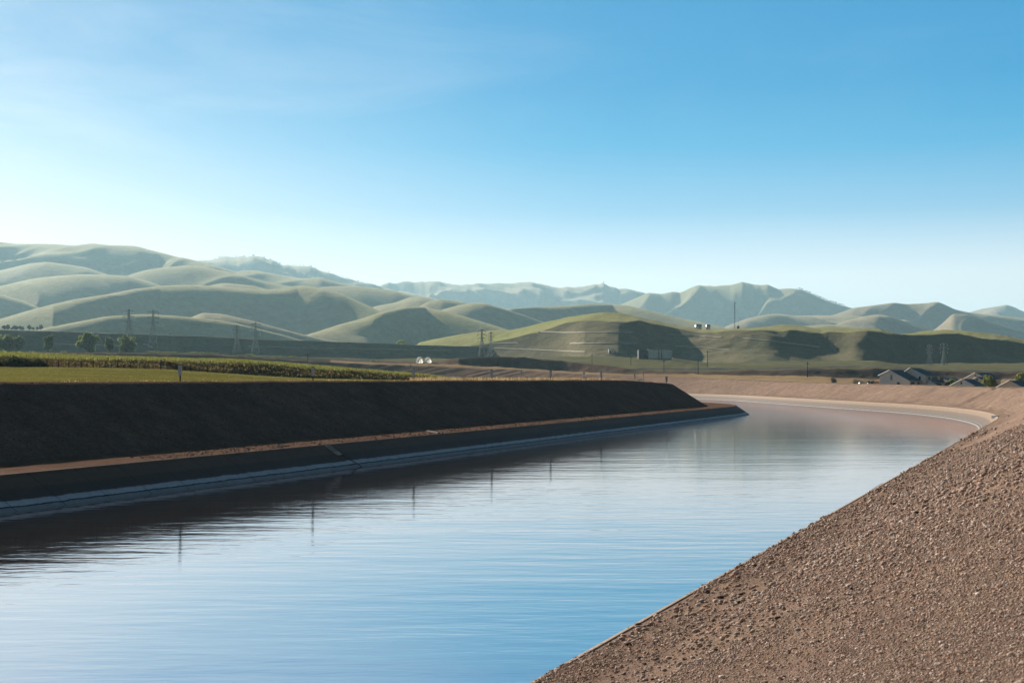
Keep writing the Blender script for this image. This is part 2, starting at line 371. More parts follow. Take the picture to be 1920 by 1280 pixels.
gul = np.zeros_like(xg)
tX, tY = canal(PR[:, 0] + NR[:, 0] * benR, PR[:, 1] + NR[:, 1] * benR); utoe = 960 + F * tX / np.maximum(tY, 1)
for ut, ub, dpt, wd in ((1868, 1800, .60, 1.5), (1768, 1712, .22, 1.8), (1700, 1640, .10, 2.5), (1580, 1545, .30, 1.2), (1885, 1845, .15, 1.5), (1640, 1600, .12, 2.0)):
    ia = int(np.argmin(np.abs(np.where(PR[:, 1] > 215, ucol, 9e9) - ut))); ib = int(np.argmin(np.abs(np.where(PR[:, 1] > 215, utoe, 9e9) - ub)))
    fr = np.clip((yg - benR) / (offR[ia] - benR), 0, 1); sl_ = sR[ib] + (sR[ia] - sR[ib]) * fr
    gul -= dpt * np.exp(-((xg - sl_ + 1.5 * fbm(yg * .5, ut, 2, 3)) / wd) ** 2) * (Hh[gl] > -5.7)
rl = .34 * fbm(xg * .22 + yg * .42, yg * .05, 4, 71, .6) * (Hh[gl] > -5.7) * (xg > 120)
grid_mesh('embankment_right', X[gl], Y[gl], Z[gl] + (dz * rise + gul + rl), M['gravel'], flip=True)['kind'] = 'structure'
# how the right bank lies in the picture: depth of its crest per column
ordu = np.argsort(ucol[far]); UT, ZT = ucol[far][ordu], zrb[far][ordu]
def z_crest(u):
    # farthest crest crossing per column (the curve is single valued left of the bend start)
    return np.interp(u, UT, ZT)

# ------------------------------------------------------------ water
m, t, p = mat_new('canal_water'); p.inputs['Base Color'].default_value = (.022, .016, .014, 1); p.inputs['Roughness'].default_value = .06
p.inputs['IOR'].default_value = 5.0; p.inputs['Specular IOR Level'].default_value = 1.0; p.inputs['Specular Tint'].default_value = (.96, .835, .815, 1)
g = nd(t, 'ShaderNodeNewGeometry'); last = None
gate = nd(t, 'ShaderNodeTexNoise', Scale=.02, Detail=4.0); t.links.new(g.outputs['Position'], gate.inputs['Vector'])
gr = nd(t, 'ShaderNodeMapRange'); gr.inputs['From Min'].default_value = .35; gr.inputs['From Max'].default_value = .65; gr.inputs['To Min'].default_value = .45; gr.inputs['To Max'].default_value = 1.0
t.links.new(gate.outputs['Fac'], gr.inputs['Value'])
sy = nd(t, 'ShaderNodeSeparateXYZ'); t.links.new(g.outputs['Position'], sy.inputs[0])
fd = nd(t, 'ShaderNodeMapRange'); fd.inputs['From Min'].default_value = 45; fd.inputs['From Max'].default_value = 190; fd.inputs['To Min'].default_value = 1.0; fd.inputs['To Max'].default_value = .38; t.links.new(sy.outputs['Y'], fd.inputs['Value'])
rg = nd(t, 'ShaderNodeMapRange'); rg.inputs['From Min'].default_value = 130; rg.inputs['From Max'].default_value = 300; rg.inputs['To Min'].default_value = .05; rg.inputs['To Max'].default_value = .11; t.links.new(sy.outputs['Y'], rg.inputs['Value']); t.links.new(rg.outputs[0], p.inputs['Roughness'])
gx = nd(t, 'ShaderNodeMath', operation='MULTIPLY'); t.links.new(gr.outputs[0], gx.inputs[0]); t.links.new(fd.outputs[0], gx.inputs[1])
for st, dist, rz in (((.26, .85, 1), .026, 7), ((1.0, 3.0, 1), .005, -6), ((.04, .17, 1), .05, 4)):
    mpp = nd(t, 'ShaderNodeMapping'); mpp.inputs['Scale'].default_value = st; mpp.inputs['Rotation'].default_value = (0, 0, R(rz))
    t.links.new(g.outputs['Position'], mpp.inputs['Vector'])
    n = nd(t, 'ShaderNodeTexNoise', Scale=1.0, Detail=3.0, Roughness=.5); t.links.new(mpp.outputs[0], n.inputs['Vector'])
    b = nd(t, 'ShaderNodeBump', Distance=dist); t.links.new(gx.outputs[0], b.inputs['Strength'])
    t.links.new(n.outputs['Fac'], b.inputs['Height'])
    if last: t.links.new(last, b.inputs['Normal'])
    last = b.outputs['Normal']
t.links.new(last, p.inputs['Normal'])
M['water'] = m
xs = np.array([-70, -5.0]); 
WP = []
for (a, b) in ((-64, -8), ):
    pass
# water sheet between the two linings (extends under both)
k1 = np.linspace(0, len(PL) - 1, 160).astype(int); k2 = np.linspace(0, np.argmax(sR > sR[-1] - 1000), 160).astype(int)
wl = np.stack([PL[k1, 0] - 0 * k1, PL[k1, 1]], 1) + NL[k1] * 1.0; wr = PR[k2] - NR[k2] * 1.0
wl[0] = (-60, -120); 
vs = [(*canal(-59, -120), 0), (*canal(-9.9, -120), 0)]
far_r = [i for i in range(len(PR)) if PR[i, 1] > 0][::6]
poly = [canal(-58.9, -120), canal(-10, -120)] + [canal(PR[i, 0] - NR[i, 0] * .8, PR[i, 1] - NR[i, 1] * .8) for i in far_r if PR[i, 1] < 640 and PR[i, 0] > -260]
le = [canal(PL[i, 0] + NL[i, 0] * .8, PL[i, 1] + NL[i, 1] * .8) for i in range(len(PL) - 1, 0, -6)]
poly = poly + le
me = bpy.data.meshes.new('water'); me.from_pydata([(a, b, 0) for a, b in poly], [], [tuple(range(len(poly)))])
me.materials.append(M['water']); ow = link(bpy.data.objects.new('water', me)); ow['kind'] = 'structure'

# ------------------------------------------------------------ terrain lofts
def loft(name, feats, U, mat, noise=None, back=None):
    """feats: list of dict(z=table|array, y=table or h=table, n=rows to next, c=colour of the band behind it, e=ease)"""
    zs, hs = [], []
    for f in feats:
        z = f['z'](U) if callable(f['z']) else itp(U, f['z']); zs.append(z)
        hs.append(itp(U, f['h']) if 'h' in f else (HY - (f['yf'](U) if 'yf' in f else itp(U, f['y']))) / F * z)
    RZ, RH, RC = [], [], []
    for i, f in enumerate(feats):
        c = np.array(f.get('c', (.1, .1, .1)))
        if i == len(feats) - 1: RZ.append(zs[i]); RH.append(hs[i]); RC.append(np.tile(c, (len(U), 1))); break
        for k in range(f['n']):
            tt = k / f['n']; e = f.get('e', 0); th = tt
            if e == 1: th = .5 - .5 * math.cos(math.pi * tt)
            elif e == 2: th = math.sin(.5 * math.pi * tt)
            elif e == 3: th = 1 - math.cos(.5 * math.pi * tt)
            RZ.append(zs[i] + (zs[i + 1] - zs[i]) * tt); RH.append(hs[i] + (hs[i + 1] - hs[i]) * th)
            RC.append(np.tile(c, (len(U), 1)) if 'cf' not in f else f['cf'](U, tt))
    Zd, Hd, C = np.array(RZ), np.array(RH), np.array(RC)
    Xw = (U[None, :] - 960) / F * Zd
    if noise: Hd = Hd + noise(Xw, Zd, Hd)
    o = grid_mesh(name, Xw, Zd, Hd + CZ, mat, col=C); o['kind'] = 'structure'
    return o
U = np.arange(-420, 2350, 3.0)
# ---- plain between the canal and the hills
leftm = lambda u: np.clip((1285 - u) / 60.0, 0, 1)
z0 = lambda u: np.where(u < 1290, F * 83.5 / (CT * np.maximum(1942 - u, 300)), 150)
z4 = lambda u: np.maximum(z_crest(u) - 30, 190)
z5 = lambda u: np.maximum(z_crest(u) + 7, 215)
lowR = [(1290, 1), (1300, 0)]
def mixlow(tab, lo=-12):                       # heights of the left side, sunk under the canal right of the berm end
    def f(u):
        return np.where(u < 1200, itp(u, tab), lo)
    return f
ztab = {}
ftab = lambda a: (lambda u: np.where(u < 1300, itp(u, a), 200.0))
GREEN, GRASS, BRUSH = (.195, .170, .045), (.26, .26, .075), (.13, .085, .035)
DRY, DUST, GREY, SAGE = (.36, .25, .14), (.17, .115, .085), (.15, .12, .105), (.165, .155, .08)
def seg(u, tab_l, tab_r): return tab_l
def dipy(u, z, k):
    y0_ = itp(u, [(a, b + .8) for a, b in YRB] + [(1900, 729), (1945, 731), (2350, 760)]); y1_ = itp(u, [(-420, 656), (0, 657), (240, 659), (400, 662), (600, 675), (700, 680.5), (800, 683), (860, 683), (960, 690), (1060, 697), (1100, 699), (1200, 701.5), (1300, 702), (1480, 705), (1640, 709), (2350, 711)])
    m = np.clip((u - 1600) / 40, 0, 1); lowy = HY + 5.3 * F / z
    return (y0_ + (y1_ - y0_) * k) * (1 - m) + lowy * m
feats = [
 dict(z=lambda u: z0(u), h=[(-420, -.6), (600, -.5), (1200, -.9), (1290, -12), (1945, -12), (1960, -6), (2350, -6)], n=26, c=GREEN,
      cf=lambda U, t: np.where((U > 800)[:, None], np.array(DRY), np.array(GREEN) * (1.0 + .25 * t))),
 dict(z=lambda u: np.where(u < 1290, np.maximum(itp(u, [(-420, 235), (0, 250), (300, 265), (450, 280), (600, 300), (760, 325), (850, 340), (1290, 410)]), z0(u) + 6), 160),
      h=[(-420, 2.3), (0, 2.1), (80, 2.1), (200, 1.97), (300, 1.8), (400, 1.15), (500, .4), (600, -.1), (700, -.3), (850, -.6), (1200, -1.2), (1290, -12), (1945, -12), (1960, -6), (2350, -6)], n=8, c=BRUSH),
 dict(z=lambda u: np.where(u < 1290, np.maximum(itp(u, [(-420, 244), (0, 259), (300, 275), (450, 289), (600, 308), (760, 332), (850, 350), (1290, 420)]), z0(u) + 10), 165),
      h=[(-420, 4.4), (0, 3.95), (100, 3.6), (200, 3.3), (300, 3.25), (400, 3.0), (500, 2.8), (600, 1.85), (700, 1.25), (790, .6), (850, -.5), (1200, -2), (1290, -12), (1945, -12), (1960, -6), (2350, -6)], n=8, c=GRASS),
 dict(z=lambda u: np.where(u < 1290, np.maximum(itp(u, [(-420, 270), (0, 285), (300, 300), (450, 315), (600, 335), (760, 355), (850, 362), (1290, 430)]), z0(u) + 14), 170),
      h=[(-420, 5.4), (0, 5.05), (100, 4.6), (240, 4.2), (350, 3.95), (450, 3.9), (600, 2.9), (700, 1.85), (790, 1.0), (830, .2), (900, -1.5), (1200, -3), (1290, -12), (1945, -12), (1960, -6), (2350, -6)], n=8, c=GRASS),
 dict(z=z4, h=[(-420, -4), (1000, -4), (1200, -8), (1290, -13), (1945, -13), (1960, -5), (2350, -5)], n=10, c=GREY),
 dict(z=z5, y=[(a, b + .8) for a, b in YRB] + [(1900, 729), (1945, 731), (2350, 760)], n=22, c=DRY,
      cf=lambda U, t: np.where((U < 620)[:, None], np.array((.085, .078, .055)), np.array(DRY) * (1 + .1 * t))),
 dict(z=lambda u: z5(u) + 22, yf=lambda u: dipy(u, z5(u) + 22, .10), n=10, c=DRY, cf=lambda U, t: np.where((U < 620)[:, None], np.array((.085, .078, .055)), np.array(DRY) * (1 + .1 * t))),
 dict(z=lambda u: np.maximum(z5(u) + 60, np.where(u > 1560, 680, 0)), yf=lambda u: dipy(u, np.maximum(z5(u) + 60, np.where(u > 1560, 680, 0)), .6), n=8, c=DRY, cf=lambda U, t: np.where((U < 620)[:, None], np.array((.085, .078, .055)), np.array(DRY) * (1 + .1 * t))),
 dict(z=lambda u: itp(u, [(-420, 1080), (600, 1040), (700, 1000), (800, 960), (860, 934), (960, 934), (1060, 913), (1100, 895), (1200, 860), (1300, 830), (1480, 812), (1640, 806), (2350, 800)]),
      y=[(-420, 659), (0, 660), (240, 662), (400, 665), (600, 675), (700, 680.5), (800, 683), (860, 683), (960, 690), (1060, 697), (1100, 699), (1200, 701.5), (1300, 702), (1480, 705), (1640, 709), (2350, 711)],
      n=12, c=DUST, e=1, cf=lambda U, t: np.where((U < 620)[:, None], np.array((.09, .085, .055)), np.array(DUST))),
 dict(z=lambda u: itp(u, [(-420, 1110), (600, 1075), (700, 1035), (800, 985), (860, 945), (960, 945), (1060, 925), (1100, 915), (1200, 885), (1300, 850), (1480, 830), (1640, 825), (2350, 820)]),
      y=[(-420, 659), (0, 659.5), (240, 662), (400, 665), (600, 674), (700, 677), (790, 681), (830, 675), (860, 671), (920, 668), (960, 669.5), (1000, 672), (1060, 677.5), (1100, 682), (1160, 689), (1200, 693), (1300, 695),
         (1480, 693), (1640, 690.5), (1740, 694), (1800, 697), (2350, 699)], n=8, c=SAGE, e=3),
 dict(z=lambda u: itp(u, [(-420, 1150), (600, 1120), (860, 1010), (1060, 985), (1200, 925), (1300, 900), (2350, 900)]),
      y=[(-420, 660), (0, 661), (240, 663), (400, 666), (480, 667), (600, 673), (700, 677), (800, 682), (860, 684), (960, 688), (1100, 690), (1200, 692.5), (1300, 692), (1480, 691), (1640, 689), (1740, 693), (1868, 697), (2350, 700)],
      n=5, c=(.10, .105, .11)),
 dict(z=lambda u: itp(u, [(-420, 1170), (600, 1150), (860, 1040), (1060, 1000), (1200, 942), (1300, 920), (2350, 920)]),
      y=[(-420, 661), (0, 661), (240, 664), (400, 667), (480, 666), (600, 671), (700, 675), (800, 679), (860, 681), (960, 685), (1100, 688), (1200, 690.3), (1300, 690), (1480, 689), (1640, 686.5), (1740, 691), (1868, 694.5), (2350, 698)],
      n=14, c=SAGE),
 dict(z=[(-420, 1300), (2350, 1330)],
      y=[(-420, 662), (0, 662), (240, 665), (400, 668), (480, 670), (600, 671), (700, 673), (800, 671), (960, 674), (1060, 669), (1150, 668), (1260, 670), (1330, 680), (1480, 678), (1640, 676), (1700, 684), (1868, 680), (2350, 684)],
      n=2, c=SAGE),
 dict(z=[(-420, 1700), (2350, 1700)], y=[(-420, 700), (2350, 700)], n=1, c=SAGE)]
# callable h tables are plain tables; interpolate sharply at the berm end
def gn(X, Z, Hd):
    k = np.clip((Z - 200) / 600, .12, 1.0) * (Hd > -6)
    return k * (1.1 * fbm(X * .02, Z * .02, 4, 61) + .7 * fbm(X * .12, Z * .12, 3, 67))
loft('terrain_plain', feats, U, M['terrain'], gn)
mb = MB(); mb.add([(-18000, -7000, -6), (18000, -7000, -6), (18000, 24000, -6), (-18000, 24000, -6)], [(0, 1, 2, 3)])
mb.build('ground', simple('far_ground', (.13, .12, .06), .9, scale=.01))['kind'] = 'structure'

# ---- earth dam
DM = (.035, .062, .045)
dcz = [(-420, 1270), (0, 1330), (480, 1420), (900, 1560), (1150, 1650)]
dcy = [(-420, 608), (0, 618), (200, 624), (400, 631), (480, 636), (700, 643), (780, 646.5), (900, 649.5), (1150, 655)]
dfy = [(-420, 657), (0, 659), (240, 663), (400, 666), (480, 670), (700, 674), (900, 676), (1150, 674)]
def dfz(u):
    zc = itp(u, dcz); return zc - ((HY - itp(u, dcy)) / F * zc - (HY - itp(u, dfy)) / F * (zc - 50)) / .47 - 6
loft('dam', [dict(z=dfz, y=dfy, n=30, c=DM), dict(z=dcz, y=dcy, n=3, c=(.14, .13, .08)),
             dict(z=lambda u: itp(u, dcz) + 10, y=[(a, b + .5) for a, b in dcy], n=8, c=DM), dict(z=lambda u: itp(u, dcz) + 60, y=[(-420, 690), (1150, 700)], n=1, c=DM)],
     np.arange(-420, 1130, 4.0), M['near_hill'], lambda X, Z, H: .5 * fbm(X * .03, Z * .03, 3, 5))

# ---- near hills with the cut and benched face
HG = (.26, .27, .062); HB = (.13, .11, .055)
ny = [(760, 660), (787, 641), (855, 625), (905, 617.5), (955, 615), (1010, 605), (1060, 594), (1110, 586), (1130, 585), (1160, 586), (1197, 594), (1235, 602), (1272, 611), (1310, 617), (1340, 618), (1385, 616),
      (1440, 614), (1465, 612), (1490, 613), (1540, 621), (1590, 619), (1625, 618), (1650, 620), (1690, 627), (1727, 622), (1765, 621.5), (1815, 623), (1865, 629), (1920, 640), (2050, 655), (2350, 665)]
nz = [(760, 1750), (900, 1720), (1130, 1680), (1310, 1640), (1490, 1700), (1690, 1640), (1765, 1700), (2350, 1700)]
ey = [(760, 668), (860, 650), (960, 631), (1010, 620), (1060, 605), (1097, 600), (1135, 600), (1172, 604), (1197, 602), (1235, 607), (1272, 615), (1310, 621), (1340, 622), (1385, 621), (1440, 620), (1490, 620), (1540, 626),
      (1590, 624), (1625, 622), (1650, 624), (1690, 632), (1727, 627), (1765, 626), (1815, 627), (1865, 633), (1920, 644), (2050, 658), (2350, 668)]
ez = [(760, 1640), (860, 1600), (960, 1560), (1060, 1520), (1172, 1480), (1260, 1530), (1400, 1470), (1560, 1480), (1640, 1440), (1700, 1500), (1800, 1500), (1900, 1540), (2350, 1540)]
fy = [(760, 676), (900, 674), (960, 674), (1060, 672), (1150, 671), (1260, 672), (1330, 682), (1480, 681), (1560, 679), (1600, 680), (1640, 685), (1700, 690), (1780, 694), (1820, 688), (1860, 684), (1920, 685), (2350, 688)]
sl = [(760, .62), (1040, .60), (1075, .34), (1165, .33), (1180, .66), (1235, .66), (1265, .33), (1440, .31), (1480, .45), (1560, .45), (1600, .30), (1630, .60), (1700, .66), (1820, .62), (1850, .50), (2350, .6)]
_ez = list(ez); _u = np.arange(700, 2420, 5.0); _e = np.convolve(np.pad(itp(_u, ez), 8, 'edge'), np.hanning(19)[1:-1] / np.hanning(19).sum(), 'valid'); ez = list(zip(_u, _e))
def ssm(u, sh): return sum(itp(u + d - sh, sl) for d in (-12, -6, 0, 6, 12)) / 5
sl2 = [(760, .60), (1040, .58), (1075, .34), (1165, .33), (1185, .60), (1240, .60), (1275, .25), (1440, .24), (1600, .24), (1640, .48), (1790, .50), (1840, .25), (2350, .25)]
def ssm2(u, sh): return sum(itp(u + d - sh, sl2) for d in (-16, -8, 0, 8, 16)) / 5
def nmz(u):
    zc = itp(u, ez); he = (HY - itp(u, ey)) / F * zc; hf = (HY - itp(u, fy)) / F * 1330
    return zc - (he - hf) / 2 / ssm(u, 8)
def nfz(u):
    zc = itp(u, ez); he = (HY - itp(u, ey)) / F * zc; hf = (HY - itp(u, fy)) / F * 1330
    return nmz(u) - (he - hf) / 2 / ssm2(u, 34)
def nmy(u):
    zc = itp(u, ez); he = (HY - itp(u, ey)) / F * zc; hf = (HY - itp(u, fy)) / F * 1330
    return HY - (he + hf) / 2 * F / nmz(u)
Un = np.arange(760, 2350, 2.5)
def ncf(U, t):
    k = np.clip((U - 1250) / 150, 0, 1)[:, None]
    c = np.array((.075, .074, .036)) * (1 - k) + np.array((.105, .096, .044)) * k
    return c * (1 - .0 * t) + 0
def nn(X, Z, H):
    k = np.clip((H - 8) / 20, 0, 1)
    return k * (5.5 * ridged((X * .8 + Z * .5) * .007, (Z * .8 - X * .5) * .003, 2, 77) + 1.2 * ridged((X * .9 - Z * .3) * .03, (Z * .9 + X * .3) * .012, 2, 78) + 2.0 * fbm(X * .03, Z * .03, 4, 79) * np.clip(X / 200 + .1, .2, 1))
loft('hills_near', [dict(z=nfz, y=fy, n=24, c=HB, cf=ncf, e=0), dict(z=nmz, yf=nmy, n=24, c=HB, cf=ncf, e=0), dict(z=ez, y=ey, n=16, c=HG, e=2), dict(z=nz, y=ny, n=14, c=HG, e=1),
                    dict(z=lambda u: itp(u, nz) + 230, y=[(760, 690), (2350, 690)], n=1, c=HG)], Un, M['near_hill'], nn)

# ---- ranges behind: (ridge points, depth, max face gradient, colour)
def hill(name, pts, d, s, col, base=14, spur=.10, seed=0, wave=.02, step=3.0, rough=0, ang=35, lam=1.5):
    u0, u1 = pts[0][0], pts[-1][0]; Uh = np.arange(u0, u1 + step, step)
    y = itp(Uh, pts); ker = np.hanning(9 if not rough else 3); ker /= ker.sum()
    y = np.convolve(np.pad(y, len(ker) // 2, 'edge'), ker, 'valid')[:len(Uh)]
    zr = (itp(Uh, d) if isinstance(d, list) else np.full(len(Uh), float(d)))
    fc = float(np.interp(zr.mean(), [1900, 3000, 5000, 8500, 10500], [1.35, 1.5, 1.48, 1.25, 1.25])); base *= fc
    zr = zr * fc * (1 + wave * vnoise(Uh * .006, seed, seed))
    hr = (HY - y) / F * zr
    if rough: hr = hr + rough * fbm(Uh * .05, 1.5, 4, seed + 5)
    ss = itp(Uh, s) if isinstance(s, list) else np.full(len(Uh), float(s))
    kk = np.hanning(41); kk /= kk.sum()
    hs_ = np.convolve(np.pad(hr, 20, 'edge'), kk, 'valid'); ss = np.convolve(np.pad(ss, 20, 'edge'), kk, 'valid')
    D = 1.57 * (np.maximum(hs_, hr * .5) - base) / ss
    RZ, RH = [], []; nf = 60
    for k in range(nf):
        t = 1 - k / nf
        RZ.append(zr - D * t); RH.append(base + (hr - base) * (.5 + .5 * math.cos(math.pi * t)))
    for k in range(16):
        t = k / 15; RZ.append(zr + D * 1.1 * t); RH.append(base + (hr - base) * (.5 + .5 * math.cos(math.pi * t)))
    Zd, Hd = np.array(RZ), np.array(RH); Xw = (Uh[None] - 960) / F * Zd
    tt = np.concatenate([1 - np.arange(nf) / nf, np.arange(16) / 15])[:, None]
    env = np.clip(tt * 2.6, 0, 1) * np.clip((1.05 - tt) * 4, 0, 1)
    Hm = float(np.max(hr)); wl = Hm * lam
    ca, sa = math.cos(R(ang)), math.sin(R(ang))
    wx = Xw + .35 * wl * fbm(Xw / wl * .8, Zd / wl * .8, 2, seed + 3); wz = Zd + .35 * wl * fbm(Xw / wl * .8, Zd / wl * .8, 2, seed + 4)
    p_, q_ = (wx * ca + wz * sa) / wl, (-wx * sa + wz * ca) / wl / 2.6
    Hd = Hd + env * np.maximum(hr, 40)[None] * spur * 1.9 * np.minimum(ridged(p_, q_, 3 if rough or spur > .1 else 2, seed + 9, .45) - .32, 0)
    c = np.tile(np.array(col), (Hd.size, 1)).reshape(Hd.shape + (3,))
    o = grid_mesh(name, Xw, Zd, Hd + CZ, M['hill'], col=c); o['kind'] = 'structure'; return o
G1 = (.26, .25, .075); G2 = (.28, .25, .10); G3 = (.36, .27, .19)
hill('hills', [(40, 640), (75, 617), (130, 606), (200, 593), (270, 588.5), (330, 592), (400, 599), (440, 605), (520, 625), (560, 636), (620, 655)], 1950, .62, G1, 24, seed=1, spur=.05)
hill('hills', [(300, 612), (350, 598), (380, 586), (420, 589), (480, 603), (560, 625), (600, 634), (660, 645)], 2120, .42, G3, 24, seed=2)
hill('hills', [(-260, 640), (-60, 615), (0, 598), (50, 583), (100, 570), (140, 561), (200, 552), (250, 542), (300, 536), (350, 534), (400, 536), (450, 540), (490, 543), (525, 541), (560, 535), (600, 540), (640, 551), (680, 568),
               (710, 582), (740, 594), (790, 612), (850, 640)], [(-260, 2250), (100, 2350), (300, 2700), (560, 2900), (700, 2750), (850, 2600)], [(-260, .40), (150, .42), (260, .62), (660, .66), (700, .45), (850, .5)], G1, 26, seed=3, spur=.07, ang=-30)
hill('hills', [(520, 648), (560, 632), (600, 620), (640, 607), (680, 597), (720, 583), (760, 576), (790, 575), (830, 582), (870, 593), (910, 605), (950, 617), (1000, 635)],
     [(520, 2150), (700, 2300), (800, 2450), (1000, 2250)], [(520, .40), (700, .40), (770, .62), (1000, .66)], G1, 24, seed=4, spur=.06)
hill('hills', [(-260, 530), (-40, 545), (0, 551), (40, 563), (72, 576), (110, 592), (150, 610)], 3000, .62, G1, 30, seed=5)
hill('hills', [(-200, 560), (0, 537), (30, 530), (60, 523), (100, 518), (150, 514.5), (200, 515), (240, 517), (280, 528), (320, 542), (380, 570)], 3400, [(-200, .45), (120, .42), (230, .56), (380, .6)], G2, 30, seed=6, spur=.15, ang=30)
hill('hills', [(200, 545), (240, 516), (270, 507), (300, 502), (350, 497.5), (380, 500), (420, 508), (460, 518), (500, 528), (560, 540), (640, 560)], 3800, .56, G2, 40, seed=7, spur=.15, ang=-30)
hill('hills', [(-250, 530), (0, 507), (30, 500), (55, 494), (87, 491), (120, 495), (160, 501), (200, 514), (260, 540)], 4150, .54, G2, 40, seed=8, spur=.15, ang=30)
hill('hills', [(-300, 470), (-100, 452), (0, 453.5), (30, 457), (90, 457), (140, 460), (172, 456), (200, 459), (255, 461), (280, 468), (330, 481), (380, 491), (430, 506), (480, 521), (560, 545), (650, 570)],
     [(-300, 4700), (0, 4800), (300, 4900), (400, 4600), (650, 4200)], .60, G2, 50, spur=.20, seed=9, ang=-35, lam=.9)
hill('hills', [(360, 550), (395, 535), (420, 531), (475, 536), (520, 548), (580, 570)], 3100, .5, G2, 40, seed=10)
hill('hills', [(400, 520), (455, 507), (480, 507), (505, 512), (535, 517), (567, 522), (600, 520), (635, 530), (670, 537), (720, 546), (800, 570)], 4500, .58, G2, 50, seed=11, spur=.15, ang=-30)
hill('hills', [(560, 560), (600, 538), (640, 536), (680, 537), (740, 545), (780, 556), (830, 570), (900, 600)], 3700, .5, G2, 40, seed=12, spur=.15, ang=30)
hill('hills', [(660, 590), (705, 574), (742, 567), (765, 558), (790, 556), (820, 562), (860, 575), (920, 600)], 3350, .44, G2, 40, seed=13)
hill('hills', [(760, 590), (800, 566), (830, 560), (867, 566), (900, 575), (960, 600)], 3150, .55, G2, 40, seed=14)
hill('hills', [(790, 600), (830, 580), (860, 572), (885, 567.5), (910, 568), (940, 577), (980, 590), (1020, 604), (1080, 625)], 2850, [(790, .4), (900, .55), (1080, .6)], G2, 30, seed=15)
hill('hills', [(880, 600), (920, 588), (960, 578), (1000, 576), (1040, 574), (1100, 570), (1140, 570), (1180, 573), (1230, 585), (1280, 597), (1320, 605), (1360, 614), (1420, 625)], [(880, 3000), (1150, 3300), (1420, 2900)], .58, G2, 30, seed=16, spur=.15, ang=30)
hill('mountains', [(1080, 600), (1160, 573), (1200, 556), (1215, 549), (1240, 551), (1260, 547), (1275, 548), (1300, 538), (1312, 534), (1340, 536), (1370, 535), (1392, 529), (1415, 534), (1440, 534), (1460, 542), (1480, 540),
                   (1500, 542), (1530, 555), (1560, 567), (1600, 578), (1680, 600)], 8500, .50, G2, 90, spur=.26, seed=17, rough=7, ang=-35, lam=.8)
hill('mountains', [(620, 560), (700, 542), (730, 530), (760, 528), (820, 528), (860, 533), (950, 531), (1000, 529), (1020, 535), (1050, 541), (1070, 538), (1100, 537), (1130, 531), (1160, 542), (1175, 540), (1200, 547), (1260, 560), (1400, 580)],
     10500, .42, G3, 110, spur=.30, seed=18, rough=16, ang=42, lam=.55)
hill('mountains', [(250, 500), (350, 490), (375, 489), (410, 483), (440, 480), (480, 482), (510, 487), (530, 497), (570, 500), (620, 513), (660, 523), (690, 532), (720, 540), (780, 552), (880, 575)], 8500, .42, G3, 90, spur=.30, seed=19, rough=13, ang=42, lam=.45)
hill('hills', [(1330, 630), (1360, 612), (1400, 597), (1440, 589), (1460, 588), (1490, 592), (1540, 591), (1600, 592), (1700, 600), (1760, 620)], 4300, .45, G3, 40, spur=.20, seed=20, lam=1.1, ang=35)
hill('hills', [(1500, 600), (1565, 590), (1600, 577), (1640, 572), (1677, 567), (1697, 570), (1722, 569), (1740, 568), (1757, 565), (1772, 571), (1790, 580), (1820, 586), (1865, 591), (1920, 597), (2050, 612), (2300, 620)], 5000, .55, G3, 50, spur=.20, seed=21, lam=1.1, ang=-35)
hill('hills', [(1520, 630), (1570, 607), (1590, 600), (1615, 594), (1645, 589), (1665, 592), (1690, 600), (1715, 610), (1745, 619), (1790, 635)], 3600, .45, G3, 40, spur=.20, seed=22, lam=1.1, ang=35)
hill('hills', [(1735, 630), (1760, 612), (1775, 599), (1785, 588), (1815, 590), (1852, 603), (1920, 622), (2000, 640)], 4000, .46, G3, 40, spur=.20, seed=23, lam=1.1, ang=-35)
hill('mountains', [(1740, 600), (1820, 585), (1850, 577), (1885, 571), (1900, 575), (1930, 587), (2050, 600), (2200, 610)], 10500, .42, G3, 120, spur=.30, seed=24, rough=12, lam=.6)
hill('hills', [(1380, 625), (1440, 613), (1505, 611), (1552, 608), (1595, 611), (1640, 617), (1700, 630)], 3000, .5, G2, 30, seed=25)

#OBJECTS#
# ------------------------------------------------------------ finding the ground under a picture position
bpy.context.view_layer.update(); DG = bpy.context.evaluated_depsgraph_get()
def pick(u, y, dmin=0.0):
    d = Vector(((u - 960) / F, 1, (HY - y) / F)).normalized(); o = Vector((0, 0, CZ)) + d * dmin
    hit, loc, nrm, idx, ob, _ = scn.ray_cast(DG, o, d)
    return loc if hit else None
def drop(x, y):
    hit, loc, nrm, idx, ob, _ = scn.ray_cast(DG, Vector((x, y, 900)), Vector((0, 0, -1)))
    return loc.z if hit else 0.0
def at_depth(u, d): x = (u - 960) / F * d; return Vector((x, d, drop(x, d)))

